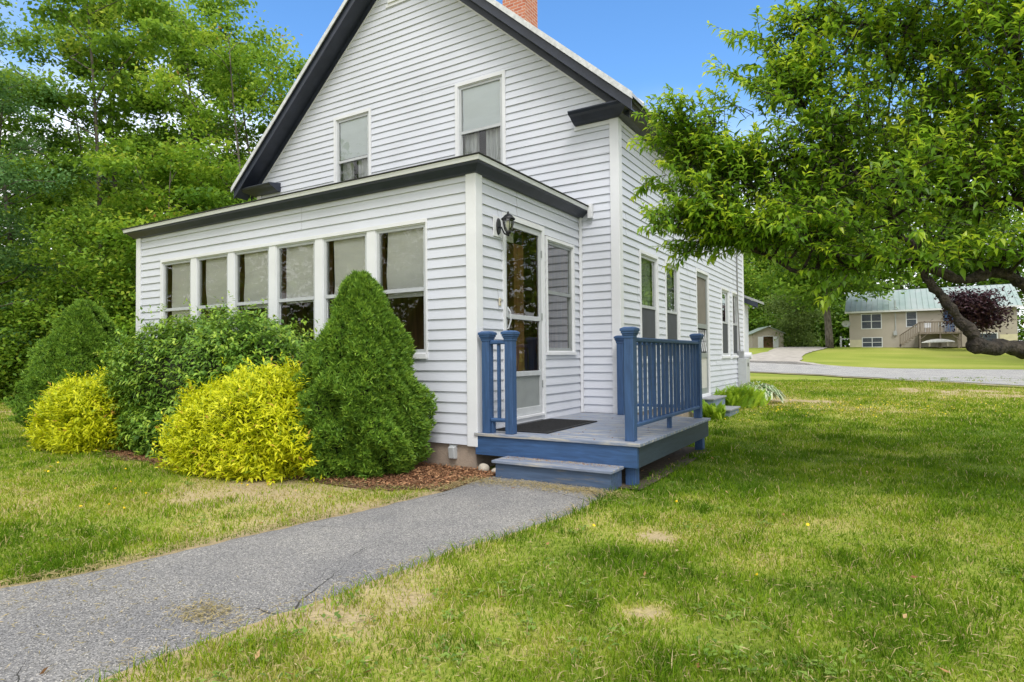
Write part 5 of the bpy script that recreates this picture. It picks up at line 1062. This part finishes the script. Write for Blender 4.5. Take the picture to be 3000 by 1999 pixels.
scatter('leaf_litter', allp, zz, (.008, .03), .006, LITR, 'small dry brown leaf bits scattered on the blue step and deck boards', 'leaf litter', .05, 3)
MU = leafmat('bark_chips', [(0, (.08, .042, .025)), (.5, (.25, .115, .055)), (1, (.44, .25, .13))], .0, .9)
q = np.stack([-8.2 + 8.6 * r.random(60000), -1.8 + 1.9 * r.random(60000)], 1); q = q[inpoly(q[:, 0], q[:, 1], MULCH)]
scatter('bark_mulch', q, terr(q[:, 0], q[:, 1]) + .028 + .012 * r.random(len(q)), (.018, .06), .012, MU, 'reddish brown bark mulch chips under the shrubs', 'mulch', .3, 4)
# dandelions
def flower_mat(): return simple('dandelion_yellow', (.80, .55, .01), .7, .2, 40)
DY = flower_mat(); fl0 = None; spots = []
for i in range(46):
    if i < 42: t_, s_4 = 4.6 + 3.6 * r.random(), -5.6 + 4.4 * r.random()
    else: t_, s_4 = 3.0 + 2 * r.random(), .3 + 2.2 * r.random()
    x_, y_ = xy(t_, s_4)
    if keep(np.array([x_]), np.array([y_]), -.1)[0]: spots.append((x_, y_))
import bmesh
bm = bmesh.new(); bmesh.ops.create_cone(bm, segments=9, radius1=.004, radius2=.011, depth=.008, cap_ends=True); dm = bpy.data.meshes.new('dandelion'); bm.to_mesh(dm); bm.free(); dm.materials.append(DY)
for x_, y_ in spots[:30]:
    o = bpy.data.objects.new('dandelion', dm); col.objects.link(o); o.location = (x_, y_, float(terr(x_, y_)) + .055 + .02 * r.random()); o.rotation_euler = (.5 * r.normal(), .5 * r.normal(), 0); tag(o, 'tiny yellow dandelion flower dotted in the lawn near the path', 'flower', 'dandelions in the front lawn')
m = 900; t_ = 13.2 + 1.1 * r.normal(size=m); s_4 = 6.2 + 2.4 * r.normal(size=m); x_, y_ = xy(t_, s_4); P = np.stack([x_, y_, terr(x_, y_) + .06], 1)
tag(leaves('buttercups', P, rsph(m, r) * [1, 1, .3], np.tile([0, 0, 1.], (m, 1)), .035, .03, r.random(m), leafmat('buttercup', [(0, (.7, .5, .01)), (1, (.8, .62, .02))], .2)), 'band of tiny yellow buttercups in the far right lawn', 'flowers', kind='stuff')

WEED = leafmat('clover_and_plantain', [(0, (.09, .16, .025)), (.5, (.16, .27, .04)), (1, (.26, .36, .07))], .3)
tq = 2.3 + 5.5 * r.random(420) ** 1.3; xq, yq = xy(tq, (r.random(420) * 2 - 1) * tq * .85); cl_ = fbm(xq * 1.1 + 33, yq * 1.1 + 71, 2) > .56; kq = keep(xq, yq, -.06) & cl_; xq, yq = xq[kq], yq[kq]; nw = 7; m = len(xq) * nw
a = r.random(m) * 6.28; P = np.repeat(np.stack([xq, yq, terr(xq, yq) + .012], 1), nw, 0) + np.stack([.03 * r.normal(size=m), .03 * r.normal(size=m), .012 * r.random(m)], 1)
tag(leaves('lawn_weeds', P, np.stack([np.cos(a), np.sin(a), .35 + .3 * r.random(m)], 1), np.tile([0, 0, 1.], (m, 1)), .022 + .03 * r.random(m), .014 + .010 * r.random(m), r.random(m), WEED, None, True, .3), 'low broadleaf weeds and clover scattered through the lawn', 'weeds', kind='stuff')
tq = 2.3 + 6 * r.random(60); xq, yq = xy(tq, (r.random(60) * 2 - 1) * tq * .8); P = np.stack([xq, yq, terr(xq, yq) + .03], 1); a = r.random(60) * 6.28
tag(leaves('fallen_leaves', P, np.stack([np.cos(a), np.sin(a), .2 * r.normal(size=60)], 1), unit(np.array([0, 0, 1.]) + r.normal(size=(60, 3)) * .4), .03 + .02 * r.random(60), .02, r.random(60), LITR, None, True, -.2), 'a few small brown fallen leaves on the lawn and path', 'fallen leaves', kind='stuff')
